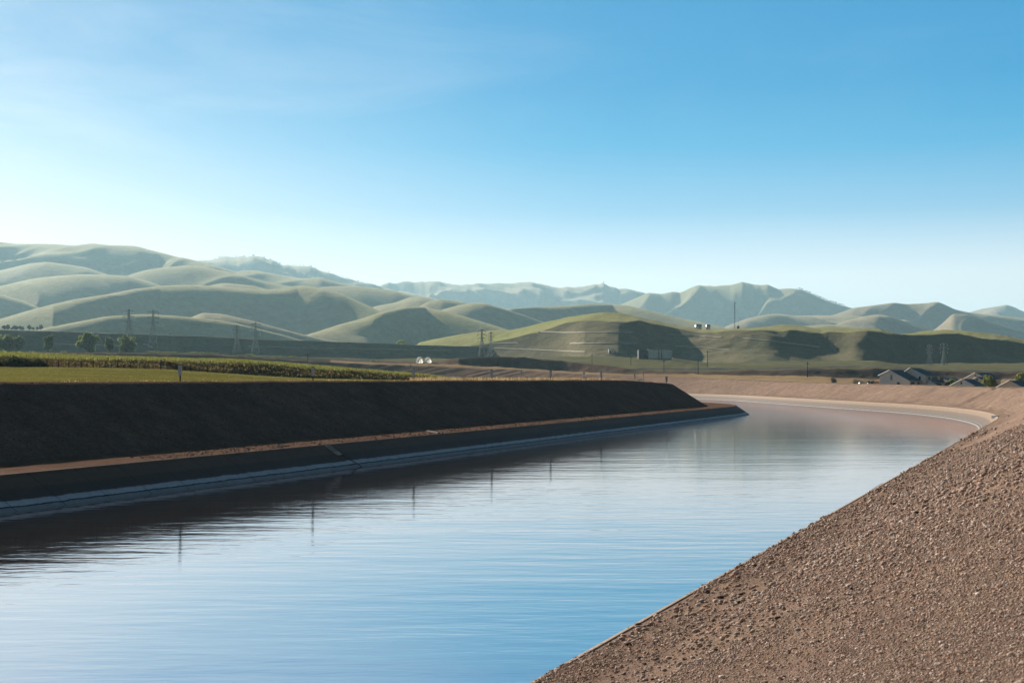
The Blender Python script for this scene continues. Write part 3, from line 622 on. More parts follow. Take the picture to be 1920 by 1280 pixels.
C_ = {k: simple(k, *v[:1], **v[1]) for k, v in {
 'post_wood': ((.045, .033, .025), dict(rough=.9, scale=8)), 'sign_metal': ((.60, .68, .74), dict(rough=.5, scale=6, var=.1)),
 'sign_cap': ((.03, .04, .045), dict(rough=.7)), 'orange_paint': ((.55, .25, .08), dict(rough=.6)), 'white_paint': ((.72, .71, .68), dict(rough=.5, var=.06)),
 'bird_feathers': ((.012, .012, .014), dict(rough=.6)), 'galvanised': ((.36, .39, .40), dict(rough=.6)), 'insulator_glass': ((.75, .80, .82), dict(rough=.2)),
 'tank_steel': ((.62, .68, .72), dict(rough=.22, metal=.85, var=.06)), 'mast_steel': ((.07, .09, .09), dict(rough=.6)), 'shed_dark': ((.03, .035, .03), dict(rough=.8)),
 'block_wall': ((.88, .90, .88), dict(rough=.8, scale=.4, var=.12)), 'block_trim': ((.30, .33, .32), dict(rough=.7)), 'block_annex': ((.07, .08, .09), dict(rough=.8, scale=.5)),
 'stucco': ((.84, .69, .61), dict(rough=.9, scale=1.5, var=.1, bump=.01)), 'stucco_grey': ((.80, .80, .80), dict(rough=.9, scale=1.5, var=.1)), 'trim_white': ((.80, .78, .75), dict(rough=.6, var=.05)),
 'roof_tiles': ((.045, .095, .145), dict(rough=.7, scale=4, var=.35, bump=.03)), 'glass_dark': ((.05, .07, .08), dict(rough=.12, spec=.6)), 'door_wood': ((.16, .11, .08), dict(rough=.7)),
 'fabric_plain': ((.78, .76, .70), dict(rough=.7, var=.06)), 'car_white': ((.75, .76, .77), dict(rough=.3, var=.02, spec=.5)), 'tyre': ((.02, .02, .02), dict(rough=.9)),
 'bark': ((.09, .07, .05), dict(rough=.95, scale=5)), 'white_line': ((.55, .60, .62), dict(rough=.6)), 'pale_mortar': ((.52, .38, .26), dict(rough=.9)), 'rust': ((.10, .045, .03), dict(rough=.9)),
 'track_dirt': ((.44, .39, .28), dict(rough=.95, scale=.3)), 'asphalt': ((.15, .16, .17), dict(rough=.85, scale=.3)), 'fence_wood': ((.20, .13, .09), dict(rough=.9)),
}.items()}
def leaf_mat(name, c1, c2):
    m, t, p = mat_new(name); p.inputs['Roughness'].default_value = .7; p.inputs['Specular IOR Level'].default_value = .2
    g = nd(t, 'ShaderNodeNewGeometry'); r = nd(t, 'ShaderNodeValToRGB'); e = r.color_ramp.elements
    e[0].color = c1 + (1,); e[1].color = c2 + (1,); t.links.new(g.outputs['Random Per Island'], r.inputs['Fac'])
    t.links.new(r.outputs['Color'], p.inputs['Base Color'])
    tr = nd(t, 'ShaderNodeBsdfTranslucent'); t.links.new(r.outputs['Color'], tr.inputs['Color'])
    mx = nd(t, 'ShaderNodeMixShader'); mx.inputs[0].default_value = .5
    out = [n for n in t.nodes if n.type == 'OUTPUT_MATERIAL'][0]
    t.links.new(p.outputs[0], mx.inputs[1]); t.links.new(tr.outputs[0], mx.inputs[2]); t.links.new(mx.outputs[0], out.inputs['Surface'])
    return m
C_['leaf'] = leaf_mat('tree_leaves', (.09, .13, .03), (.40, .46, .12)); C_['leaf_dark'] = leaf_mat('dark_leaves', (.02, .028, .01), (.055, .06, .02))
C_['leaf_yellow'] = leaf_mat('pale_tree_leaves', (.12, .15, .03), (.40, .42, .10)); C_['brush'] = leaf_mat('dry_brush', (.05, .045, .014), (.26, .20, .065))
C_['grass'] = leaf_mat('grass_blades', (.09, .10, .02), (.34, .34, .10)); C_['drygrass'] = leaf_mat('dry_grass_blades', (.25, .17, .08), (.62, .46, .24))
C_['pine'] = leaf_mat('far_tree_leaves', (.02, .035, .02), (.05, .07, .035))

m, t, p = mat_new('shelter_fabric'); tr = nd(t, 'ShaderNodeBsdfTranslucent'); tr.inputs['Color'].default_value = (.93, .90, .84, 1); df = nd(t, 'ShaderNodeBsdfDiffuse'); df.inputs['Color'].default_value = (.9, .88, .84, 1)
mx = nd(t, 'ShaderNodeMixShader'); mx.inputs[0].default_value = .62; t.links.new(df.outputs[0], mx.inputs[1]); t.links.new(tr.outputs[0], mx.inputs[2])
t.links.new(mx.outputs[0], [n for n in t.nodes if n.type == 'OUTPUT_MATERIAL'][0].inputs['Surface']); C_['fabric_white'] = m
def leaves(name, mat, lobes, n, size, parent=None, up=0.0, seed=0):
    """many small leaf faces spread through several lobes (cx, cy, cz, rx, ry, rz)"""
    r = np.random.default_rng(seed); L = np.array(lobes, float); vol = L[:, 3] * L[:, 4] * L[:, 5]; k = r.choice(len(L), n, p=vol / vol.sum())
    d = r.normal(size=(n, 3)); d /= np.linalg.norm(d, axis=1)[:, None]; rad = r.random(n) ** .42
    P = L[k, :3] + d * rad[:, None] * L[k, 3:6]
    a = r.normal(size=(n, 3)); a[:, 2] += up; a /= np.linalg.norm(a, axis=1)[:, None]
    b = np.cross(a, r.normal(size=(n, 3))); b /= np.linalg.norm(b, axis=1)[:, None]
    s = size * (.5 + r.random(n))[:, None]
    V = np.stack([P - a * s, P + b * s * .6, P + a * s, P - b * s * .6], 1).reshape(-1, 3)
    return np_mesh(name, V, np.arange(4 * n).reshape(n, 4), mat, parent)
def tree(name, loc, h, wd, mat, label, cat='tree', group=None, n=1500, low=.1, seed=0, leaf=None):
    r = random.Random(seed); root = empty(name, loc); tag(root, label, cat, group)
    tb = MB(); th = h * (low + .25)
    tb.bar((0, 0, -.4), (0, 0, th), h * .025 + .05, h * .018 + .03, 7)
    lobes = []
    for i in range(11):
        a = r.uniform(0, 6.28); rr = wd * .5 * r.uniform(.1, .78); zz = h * r.uniform(low + .22, .80) * (1 - .25 * rr / wd)
        tb.bar((0, 0, th * r.uniform(.4, 1)), (rr * math.cos(a), rr * math.sin(a), zz), h * .013 + .02, h * .005 + .01, 5)
        s = wd * r.uniform(.12, .22); lobes.append((rr * math.cos(a), rr * math.sin(a), zz, s, s, s * r.uniform(.8, 1.5)))
    for i in range(6):
        a = r.uniform(0, 6.28); rr = wd * .5 * r.uniform(0, .7); lobes.append((rr * math.cos(a), rr * math.sin(a), h * r.uniform(.72, .93) - rr * .15, wd * .09, wd * .09, h * r.uniform(.08, .15)))
    lobes.append((0, 0, h * (.42 + low * .5), wd * .26, wd * .26, h * (.30 - low * .3)))
    tb.build('trunk', C_['bark'], root)
    leaves('crown', mat, lobes, n, leaf or h * .035, root, seed=seed)
    return root
def bush(name, loc, wd, h, mat, label, n=500, group=None, seed=0, cat='bush', leaf=None, dp=None):
    r = random.Random(seed); lob = [(r.uniform(-.4, .4) * wd, r.uniform(-.3, .3) * (dp or wd), h * r.uniform(.3, .6), wd * .24, (dp or wd) * .24, h * r.uniform(.3, .45)) for i in range(8)]
    o = leaves(name, mat, lob, n, leaf or h * .09, None, seed=seed); o.location = loc; tag(o, label, cat, group); return o

# ------------------------------------------------------------ signs on the left crest
def crest_pt(u, extra=.9):
    """point on the crest of the left bank seen in column u"""
    best = None
    X_, Y_ = canal(PL[:, 0] - NL[:, 0] * (creL + extra), PL[:, 1] - NL[:, 1] * (creL + extra))
    uu_ = 960 + F * X_ / np.maximum(Y_, 1); ok = Y_ > 20; i = np.argmin(np.abs(np.where(ok, uu_, 1e9) - u))
    return Vector((X_[i], Y_[i], hcL[i] + CZ))
def make_sign(loc, label, h=1.62, wpan=.40, rot=0.0, panel=True, post=None):
    root = empty('canal_marker', loc, rot)
    tag(root, label, 'marker sign', 'marker signs along the left canal crest')
    mb = MB(); mb.box((0, .04, h * .5 - .35), (.11, .09, h + .5)); mb.build('post', post or C_['post_wood'], root, bevel=.008)
    if panel:
        mb = MB(); t_, b_ = h - .06, h - 1.08; wp = wpan / 2
        mb.prism([(-wp * .8, 0, b_), (wp * .8, 0, b_), (wp, 0, b_ + .16), (wp, 0, t_ - .06), (wp * .86, 0, t_), (-wp * .86, 0, t_), (-wp, 0, t_ - .06), (-wp, 0, b_ + .16)], (0, -.03, 0))
        mb.build('panel', C_['sign_metal'], root)
        mb = MB(); mb.box((0, .02, h - .02), (wpan * .9, .12, .07)); mb.build('cap', C_['sign_cap'], root)
    return root
for i, (u, lb) in enumerate([(335, 'tall blue-grey marker sign at the left, in front of the green field and fence'), (590, 'blue-grey marker sign before the right part of the brushy ditch bank'),
        (778, 'blue-grey marker sign below the two white arched shelters'), (920, 'blue-grey marker sign in front of the dry blond grass'),
        (1033, 'blue-grey marker sign left of the white building, where the grass thins out'), (1128, 'blue-grey marker sign standing on the bare crest left of the perching bird')]):
    make_sign(crest_pt(u), lb, rot=R(-20))
p_ = crest_pt(1207); s7 = make_sign(p_, 'slim white marker post with an orange top carrying a black bird', panel=False, post=C_['white_paint'])
mb = MB(); mb.box((0, .04, 1.45), (.16, .14, .42)); mb.build('painted_top', C_['orange_paint'], s7)
# bird: one continuous body
def bird(loc, rot):
    root = empty('bird', loc, rot); tag(root, 'small black bird perching on the orange-topped post', 'bird')
    prof = [(-.20, .006, .10), (-.14, .02, .11), (-.08, .05, .14), (0, .075, .18), (.07, .07, .23), (.11, .045, .275), (.14, .045, .305), (.17, .042, .315), (.20, .022, .312), (.235, .006, .305)]
    mb = MB(); n = 10; b0 = 0
    for x, r_, z in prof:
        for k in range(n):
            a = 2 * math.pi * k / n; mb.v.append((x, r_ * math.cos(a), z + r_ * math.sin(a)))
    for j in range(len(prof) - 1):
        for k in range(n): mb.f.append((j * n + k, j * n + (k + 1) % n, (j + 1) * n + (k + 1) % n, (j + 1) * n + k))
    mb.f.append(tuple(range(n))[::-1]); mb.f.append(tuple(range((len(prof) - 1) * n, len(prof) * n)))
    mb.build('body', C_['bird_feathers'], root, smooth=True)
    for s in (-1, 1):
        w_ = MB(); w_.prism([(.08, s * .072, .24), (.0, s * .08, .25), (-.17, s * .03, .13), (-.08, s * .07, .13), (.05, s * .078, .17)], (0, s * .014, 0)); w_.build('wing', C_['bird_feathers'], root)
        l_ = MB(); l_.bar((.01, s * .03, .13), (.015, s * .03, 0), .008, .006); l_.bar((.015, s * .03, .004), (.05, s * .03, .004), .006, .004); l_.build('leg', C_['bird_feathers'], root)
    t_ = MB(); t_.prism([(-.18, -.03, .115), (-.18, .03, .115), (-.32, .04, .05), (-.32, -.04, .05)], (0, 0, .012)); t_.build('tail', C_['bird_feathers'], root)
bird(p_ + Vector((0, -.02, 1.66)), R(25))
make_sign(crest_pt(1256), 'narrow pale marker post, first of the three near the end of the left bank', h=1.5, wpan=.24, rot=R(-20))
r8 = make_sign(crest_pt(1273), 'bare rusty-brown post between two pale markers at the end of the left bank', h=1.6, panel=False, post=C_['rust'])
make_sign(crest_pt(1290), 'last wide pale marker sign on the rounded end of the left bank', h=1.6, wpan=.5, rot=R(-20))
# markers on the far bank
for u, y, lb in [(770, 693, 'tiny pale marker on the far bank left of the third near sign'), (978, 704, 'tiny pale marker on the far bank right of the blond grass'), (1095, 706, 'tiny pale marker on the far bank left of the sixth near sign'),
                 (1190, 711, 'small pale marker on the far bank just left of the perching bird')]:
    p = pick(u, y)
    if p is None: continue
    root = empty('far_bank_marker', p); tag(root, lb, 'marker sign', 'markers on the far bank')
    mb = MB(); mb.box((0, 0, .9), (.14, .14, 1.9)); mb.build('post', C_['post_wood'], root)
    mb = MB(); mb.box((0, -.12, 1.7), (.75, .08, 1.5)); mb.build('panel', C_['sign_metal'], root)

# ------------------------------------------------------------ things on the linings
def lining_pt(y_, t_, side=-1):      # t_ metres down the left lining measured horizontally
    return (*canal(-59.6 + t_, y_), CZ - 6 - t_ / 1.5)
yl = None
Xl, Yl = canal(np.full(400, -59.6), np.linspace(20, 290, 400)); ul = 960 + F * Xl / Yl; yl = float(np.interp(612, ul, np.linspace(20, 290, 400)))
root = empty('safety_ladder', lining_pt(yl, 0)); tag(root, 'pale safety ladder lying on the dark lining of the left bank', 'ladder')
o0 = Vector(lining_pt(yl, 0))
mb = MB()
for k in (-.36, 0, .36):
    a, b = Vector(lining_pt(yl + k, .05)), Vector(lining_pt(yl + k, 1.3)); mb.bar(a - o0 + Vector((0, 0, .05)), b - o0 + Vector((0, 0, .05)), .05)
mb.build('rail', C_['white_line'], root)
for tt in (1.05, 1.3):
    mb = MB(); mb.bar(Vector(lining_pt(yl - .42, tt)) - o0 + Vector((0, 0, .09)), Vector(lining_pt(yl + .42, tt)) - o0 + Vector((0, 0, .09)), .045); mb.build('rung', C_['white_line'], root)
mb = MB(); mb.bar(Vector(lining_pt(yl + .36, 1.3)) - o0 + Vector((0, 0, .05)), Vector(lining_pt(yl + 1.2, 2.9)) - o0 + Vector((0, 0, .05)), .035); mb.build('cable', C_['sign_cap'], root)
# expansion joints
def joint(side, ii, P_, N_, lbl, pale=False):
    P0, n0 = P_[ii], N_[ii]
    a = canal(P0[0] - side * n0[0] * .1, P0[1] - side * n0[1] * .1); b = canal(P0[0] - side * n0[0] * 2.85, P0[1] - side * n0[1] * 2.85)
    mb = MB(); d = Vector((b[0] - a[0], b[1] - a[1], 0)); s_ = Vector((-d.y, d.x, 0)).normalized() * (.28 if pale else .11)
    A = Vector((a[0], a[1], CZ - 6.05)); B = Vector((b[0], b[1], CZ - 7.88)); up = Vector((0, 0, .03))
    mb.prism([A - s_ + up, A + s_ + up, B + s_ + up, B - s_ + up], (0, 0, .03))
    o = mb.build('expansion_joint', C_['pale_mortar'] if pale else C_['sign_cap'], None); tag(o, lbl, 'joint')
def idx_for(P_, N_, u, side=1):
    X_, Y_ = canal(P_[:, 0], P_[:, 1]); uu_ = np.where((Y_ > 30), 960 + F * X_ / np.maximum(Y_, 1), 1e9)
    return int(np.argmin(np.abs(uu_ - u)))
joint(1, idx_for(PR, NR, 1657), PR, NR, 'pale mortar strip down the sunlit lining of the far bank', True)
joint(1, idx_for(PR, NR, 1852), PR, NR, 'dark expansion joint near the right end of the sunlit lining')
# drain outlet at the lining top
i_ = idx_for(PR, NR, 1869); P0 = PR[i_]; a = canal(P0[0], P0[1]); root = empty('drain_outlet', (a[0], a[1], CZ - 6)); tag(root, 'small concrete drain outlet with a black opening where the lining meets the gravel', 'drain')
mb = MB(); mb.box((0, 0, -.1), (1.6, .9, .5), R(35)); mb.build('headwall', C_['trim_white'], root, bevel=.03)
mb = MB(); mb.bar((-.12, -.5, -.08), (-.1, -.2, -.08), .22, .22, 12); mb.build('opening', C_['tyre'], root)

# dark stripe across the left bench
pA = Vector((*canal(-60.3, 141), CZ - 5.9)); pB = Vector((*canal(-63.8, 146), CZ - 5.85))
mb = MB(); d = pB - pA; mb.box((pA + pB) / 2, (d.length, .28, .14), math.atan2(d.y, d.x)); o = mb.build('stripe', C_['rust']); tag(o, 'dark reddish stripe across the sunlit bench path', 'stripe')  # one low, narrow, dark reddish box

# ------------------------------------------------------------ stones on the near bank
ico_v = []; ph = (1 + 5 ** .5) / 2
for a, b in ((-1, ph), (1, ph), (-1, -ph), (1, -ph)): ico_v.append((a, b, 0))
for a, b in ((-1, ph), (1, ph), (-1, -ph), (1, -ph)): ico_v.append((0, a, b))
for a, b in ((ph, -1), (ph, 1), (-ph, -1), (-ph, 1)): ico_v.append((a, 0, b))
ico_v = np.array(ico_v) / 1.9
ico_f = np.array([(0, 11, 5), (0, 5, 1), (0, 1, 7), (0, 7, 10), (0, 10, 11), (1, 5, 9), (5, 11, 4), (11, 10, 2), (10, 7, 6), (7, 1, 8), (3, 9, 4), (3, 4, 2), (3, 2, 6), (3, 6, 8), (3, 8, 9), (4, 9, 5), (2, 4, 11), (6, 2, 10), (8, 6, 7), (9, 8, 1)])
def stones(name, n, y0, y1, off_fn, rmin, rmax, cols, label, seed, powr=2.2, side=1, flat=.6, base=-9.29, hfun=None):
    r = np.random.default_rng(seed); yy = y0 * (y1 / y0) ** r.random(n); off = off_fn(r, n)
    rad = rmin + (rmax - rmin) * r.random(n) ** powr; rad = rad * np.clip(yy / 16, .8, 2.6)
    X_, Y_ = canal(base + side * off, yy) if side < 0 else canal2(-9.9 + off, yy)
    h = hfun(off)
    sc = rad[:, None] * np.stack([.7 + .6 * r.random(n), .7 + .6 * r.random(n), flat * (.6 + .6 * r.random(n))], 1)
    V = ico_v[None] * (1 + .35 * (r.random((n, 12, 1)) - .5)) * sc[:, None, :]
    a = r.random(n) * 6.28; c, s = np.cos(a)[:, None], np.sin(a)[:, None]
    V = np.stack([V[..., 0] * c - V[..., 1] * s, V[..., 0] * s + V[..., 1] * c, V[..., 2]], 2)
    V += np.stack([X_, Y_, h + CZ + rad * .12], 1)[:, None, :]
    Fq = (ico_f[None] + (np.arange(n) * 12)[:, None, None]).reshape(-1, 3)
    o = np_mesh(name, V.reshape(-1, 3), Fq, cols); o['kind'] = 'stuff'; o['label'] = label; return o
def hR(off):
    return np.interp(off, [0, benR - .4, benR + .4, benR + 1.85 * 4.38 - .25], [-5.98, -5.64, -5.40, -1.70])
def stone_mat(name, stops):
    m, t, p = mat_new(name); p.inputs['Roughness'].default_value = .9; p.inputs['Specular IOR Level'].default_value = .15
    g = nd(t, 'ShaderNodeNewGeometry'); r = nd(t, 'ShaderNodeValToRGB'); r.color_ramp.interpolation = 'CONSTANT'; e = r.color_ramp.elements
    e[0].color = stops[0][1] + (1,); e[0].position = 0; e[1].position = stops[1][0]; e[1].color = stops[1][1] + (1,)
    for q, c in stops[2:]: x_ = e.new(q); x_.color = c + (1,)
    t.links.new(g.outputs['Random Per Island'], r.inputs['Fac']); t.links.new(r.outputs[0], p.inputs['Base Color']); return m
SM = stone_mat('stone_mix', [(0, (.42, .29, .225)), (.35, (.52, .37, .285)), (.64, (.30, .20, .155)), (.76, (.42, .34, .29)), (.87, (.70, .57, .48)), (.96, (.52, .30, .19))])
SD = stone_mat('clod_mix', [(0, (.10, .068, .052)), (.5, (.15, .10, .08)), (.8, (.06, .04, .032))])
def pebbles(n, y0, y1, rmin, rmax, seed, label):
    r = np.random.default_rng(seed); yy = y0 * (y1 / y0) ** r.random(n); off = .3 + r.random(n) * 9.8
    rad = (rmin + (rmax - rmin) * r.random(n) ** 2.4) * np.clip(yy / 18, .8, 3.0); X_, Y_ = canal2(-9.9 + off, yy)
    base = np.array([(1, 0, 0), (0, 1, 0), (-1, 0, 0), (0, -1, 0), (0, 0, .8), (0, 0, -.5)], float)
    fs = np.array([(0, 1, 4), (1, 2, 4), (2, 3, 4), (3, 0, 4), (1, 0, 5), (2, 1, 5), (3, 2, 5), (0, 3, 5)])
    V = base[None] * (.6 + .8 * r.random((n, 6, 1))) * rad[:, None, None] * np.stack([.7 + .7 * r.random(n), .7 + .7 * r.random(n), .6 + .5 * r.random(n)], 1)[:, None, :]
    a = r.random(n) * 6.28; c, s_ = np.cos(a)[:, None], np.sin(a)[:, None]; V = np.stack([V[..., 0] * c - V[..., 1] * s_, V[..., 0] * s_ + V[..., 1] * c, V[..., 2]], 2)
    V += np.stack([X_, Y_, hR(off) + CZ + rad * .1], 1)[:, None, :]
    o = np_mesh('gravel_stones', V.reshape(-1, 3), (fs[None] + (np.arange(n) * 6)[:, None, None]).reshape(-1, 3), SM); o['kind'] = 'stuff'; o['label'] = label
pebbles(45000, 7, 130, .004, .014, 7, 'fine brown gravel covering the near bank')
def near_pebbles(n, seed):
    r = np.random.default_rng(seed); u = 980 + 1000 * r.random(n); y = 735 + 565 * r.random(n)
    # meet each sight line with the mean plane of the slope and of the bench
    dx, dy, dz_ = (u - 960) / F, np.ones(n), (HY - y) / F
    a_ = math.atan(982.0 / F) + .0208; c2, s2 = math.cos(a_), math.sin(a_); xc, yc = dx * c2 - dy * s2, dx * s2 + dy * c2
    m_ = 3.70 / 7.453; k0 = -5.40 - m_ * (-9.9 + 2.6)      # h = k0 + m_*x'
    t_ = k0 / (dz_ - m_ * xc); xp = xc * t_; yp = yc * t_; ok = (t_ > 3) & (t_ < 120) & (xp > -9.9 + 2.6) & (xp < -9.9 + 10.2)
    mb_ = .34 / 1.8; kb = -5.64 - mb_ * (-9.9 + 1.8); t2 = kb / (dz_ - mb_ * xc); xp2 = xc * t2; yp2 = yc * t2; ok2 = ~ok & (t2 > 3) & (t2 < 160) & (xp2 > -9.85) & (xp2 < -9.9 + 2.6)
    off = np.where(ok, xp, xp2) + 9.9; yy = np.where(ok, yp, yp2); tt = np.where(ok, t_, t2); k = ok | ok2
    return off[k], yy[k], tt[k]
def pebble_mesh(off, yy, rad, seed, label):
    r = np.random.default_rng(seed); n = len(off); X_, Y_ = canal2(-9.9 + off, yy)
    base = np.array([(1, 0, 0), (0, 1, 0), (-1, 0, 0), (0, -1, 0), (0, 0, .8), (0, 0, -.5)], float)
    fs = np.array([(0, 1, 4), (1, 2, 4), (2, 3, 4), (3, 0, 4), (1, 0, 5), (2, 1, 5), (3, 2, 5), (0, 3, 5)])
    V = base[None] * (.6 + .8 * r.random((n, 6, 1))) * rad[:, None, None] * np.stack([.7 + .7 * r.random(n), .7 + .7 * r.random(n), .6 + .5 * r.random(n)], 1)[:, None, :]
    a = r.random(n) * 6.28; c, s_ = np.cos(a)[:, None], np.sin(a)[:, None]; V = np.stack([V[..., 0] * c - V[..., 1] * s_, V[..., 0] * s_ + V[..., 1] * c, V[..., 2]], 2)
    V += np.stack([X_, Y_, hR(off) + CZ + rad * .3 + .012], 1)[:, None, :]
    o = np_mesh('gravel_stones', V.reshape(-1, 3), (fs[None] + (np.arange(n) * 6)[:, None, None]).reshape(-1, 3), SM); o['kind'] = 'stuff'; o['label'] = label
of_, y_, t_ = near_pebbles(230000, 77); r_ = np.random.default_rng(78)
kp = r_.random(len(t_)) < .40 + 1.6 * fbm(of_ * .45, y_ * .16, 3, 90); of_, y_, t_ = of_[kp], y_[kp], t_[kp]
pebble_mesh(of_, y_, t_ * (.00032 + .0011 * r_.random(len(t_)) ** 4), 79, 'small brown pebbles lying close to the camera')
stones('gravel_stones', 14000, 7, 120, lambda r, n: .3 + r.random(n) * 9.6, .010, .042, SM, 'loose brown stones scattered over the near bank', 1, hfun=hR)
stones('earth_clods', 420, 14, 190, lambda r, n: .2 + 3.8 * r.random(n) ** 1.2, .012, .045, SD, 'dark earth clods rolled to the foot of the near bank', 2, hfun=hR, powr=3)
stones('earth_clods', 600, 9, 150, lambda r, n: 2 + 8 * r.random(n), .012, .040, SD, 'scattered dark clods on the gravel slope', 3, hfun=hR, powr=3)
stones('earth_clods', 2200, 90, 290, lambda r, n: .3 + 5.8 * r.random(n), .015, .05, SD, 'reddish clods and stones lying on the left bench path', 6, side=-1, base=-59.6, hfun=lambda o: np.full(o.shape, -5.97), powr=3)
def hL(off): return np.minimum(np.where(off < toeL, -5.97, -5.97 + (off - toeL) / 1.85), -.33)
stones('gravel_stones', 14000, 40, 290, lambda r, n: 6.8 + 10.2 * r.random(n), .010, .035, SD, 'cobbles on the shaded slope of the left bank', 5, side=-1, base=-59.6, hfun=hL)

# ------------------------------------------------------------ grass, brush, fence
def blades(name, P, hgt, wid, mat, label, seed, cat=None):
    r = np.random.default_rng(seed); n = len(P); a = r.random(n) * 6.28; hh = hgt * (.5 + r.random(n)); lean = r.normal(size=(n, 2)) * .3
    w_ = wid * (.6 + .8 * r.random(n)); dx, dy = np.cos(a) * w_, np.sin(a) * w_
    A = P + np.stack([dx, dy, -.05 + 0 * dx], 1); B = P - np.stack([dx, dy, .05 + 0 * dx], 1); T = P + np.stack([lean[:, 0] * hh, lean[:, 1] * hh, hh], 1)
    o = np_mesh(name, np.stack([A, B, T], 1).reshape(-1, 3), np.arange(3 * n).reshape(n, 3), mat); o['kind'] = 'stuff'; o['label'] = label; return o
def feat_pt(i, u):
    f = feats[i]; z = f['z'](u) if callable(f['z']) else itp(u, f['z']); h = itp(u, f['h']) if 'h' in f else (HY - itp(u, f['y'])) / F * z
    return z, h
def scatter(i, j, n, u0, u1, seed, hoff=0):
    r = np.random.default_rng(seed); u = u0 + (u1 - u0) * r.random(n); t = r.random(n); za, ha = feat_pt(i, u); zb, hb = feat_pt(j, u)
    z = za + (zb - za) * t; h = ha + (hb - ha) * t; X_ = (u - 960) / F * z
    return np.stack([X_, z, h + CZ + gn(X_, z, h) + hoff], 1)
blades('grass', scatter(2, 3, 30000, -60, 860, 21), .45, .10, C_['grass'], 'bright green grass along the top of the ditch bank', 22)
blades('grass', scatter(0, 1, 5000, -60, 700, 23), .07, .08, C_['grass'], 'short green grass of the left field', 24)
n = 14000; rr = np.random.default_rng(25); ii = rr.integers(60, 400, n); off = creL[ii] + .6 + rr.random(n) * 5
Xc, Yc = canal(PL[ii, 0] - NL[ii, 0] * off, PL[ii, 1] - NL[ii, 1] * off + rr.random(n)); uc = 960 + F * Xc / Yc
k_ = (uc > 60) & (uc < 1180) & (rr.random(n) < np.clip(np.where(uc > 760, 1.0, .35), 0, 1)) & ((uc < 1090) | (rr.random(n) < .3))
blades('dry_grass', np.stack([Xc, Yc, hcL[ii] + CZ], 1)[k_ & (uc > 770)], .42, .05, C_['drygrass'], 'tall blond dry grass on the left crest', 26)
blades('dry_grass', np.stack([Xc, Yc, hcL[ii] + CZ], 1)[k_ & (uc <= 770) & (rr.random(n) < .22)], .12, .05, C_['drygrass'], 'thin dry grass fringe on the left crest', 27)
P = scatter(1, 2, 11000, 100, 850, 28, 0); P = P[rng.random(len(P)) < np.clip((P[:, 0] / P[:, 1] * F + 960 - 100) / 160, .15, 1)]; r = np.random.default_rng(29); n = len(P)
def leaf_cloud(name, P, size, mat, label, seed):
    r = np.random.default_rng(seed); n = len(P); a = r.normal(size=(n, 3)); a /= np.linalg.norm(a, axis=1)[:, None]; b = np.cross(a, r.normal(size=(n, 3))); b /= np.linalg.norm(b, axis=1)[:, None]
    s = size * (.4 + r.random(n))[:, None]; V = np.stack([P - a * s, P + b * s * .6, P + a * s, P - b * s * .6], 1).reshape(-1, 3)
    o = np_mesh(name, V, np.arange(4 * n).reshape(n, 4), mat); o['kind'] = 'stuff'; o['label'] = label; return o
cl = P[r.random(n) < .5]; cl = np.repeat(cl, 4, 0) + r.normal(size=(len(cl) * 4, 3)) * np.array([.8, .4, .14]) + np.array([0, 0, .0])
cl[:, 2] += .75 * np.clip(fbm(cl[:, 0] * .22, cl[:, 1] * .22, 3, 5), -.25, .6); cl = cl[rng.random(len(cl)) < .45 + 1.2 * fbm(cl[:, 0] * .12, cl[:, 1] * .3, 2, 8)]
leaf_cloud('brush', cl, .24, C_['brush'], 'brown and olive brush covering the ditch bank', 30)
# dark hedge at the far left
for i, (u, wpx, hh) in enumerate([(8, 44, 2.2), (34, 34, 1.9), (58, 34, 1.7), (-30, 44, 2.2), (78, 20, 1.1)]):
    z, h = feat_pt(1, u); loc = Vector(((u - 960) / F * (z - 3), z - 3, h + CZ - .3))
    bush('hedge_bush', loc, wpx / F * z * 1.5, hh, C_['leaf_dark'], ['dark hedge bush in the field at the left edge, second in the row', 'dark hedge bush in the middle of the hedge row', 'dark hedge bush right of the middle one',
         'darkest hedge bush cut by the left picture edge', 'small low bush at the right end of the dark hedge'][i], 1600, 'dark hedge bushes in the left field', 40 + i, leaf=.16, dp=3)
# fence posts
pu = [88, 98, 109, 119, 129, 141, 152, 163, 175, 186, 197, 209, 220, 233, 245, 259, 272, 287, 301, 315, 330, 343, 357, 374, 389, 405, 419, 435, 450, 466, 481, 500, 516, 536, 553, 570, 587, 606, 627]
wiremb = MB(); prevp = None
for i, u in enumerate(pu):
    z, h = feat_pt(1, np.array(float(u))); z = float(z) - 4.5; h = float(h); X_ = (u - 960) / F * z; zz = h + CZ - .35
    thick = i % 2 == 0; hh = 1.45 if thick else 1.05
    if i in (15,):
        mb = MB(); mb.box((0, 0, .6), (.16, .14, 1.7)); o = mb.build('fence_post', C_['white_paint']); o.location = (X_, z, zz); tag(o, 'single white post in the row of dark fence posts', 'fence post', 'fence posts at the foot of the ditch bank'); continue
    if i in (0, 1):
        mb = MB(); r_ = .11 if thick else .06; mb.bar((0, 0, -.5), (0, 0, hh), r_, r_ * .9, 6); src = mb.build('fence_post', C_['post_wood'])
        if i == 0: thickp = src
        else: thinp = src
        o = src
    else:
        o = (thickp if thick else thinp).copy(); link(o)
    o.location = (X_, z, zz)
    tag(o, 'thick dark wooden fence post at the foot of the brushy ditch bank' if thick else 'thin dark steel fence post between two thick wooden posts', 'fence post', 'fence posts at the foot of the ditch bank')
for u, y in [(1253 - 960 + 0, 0)]: pass

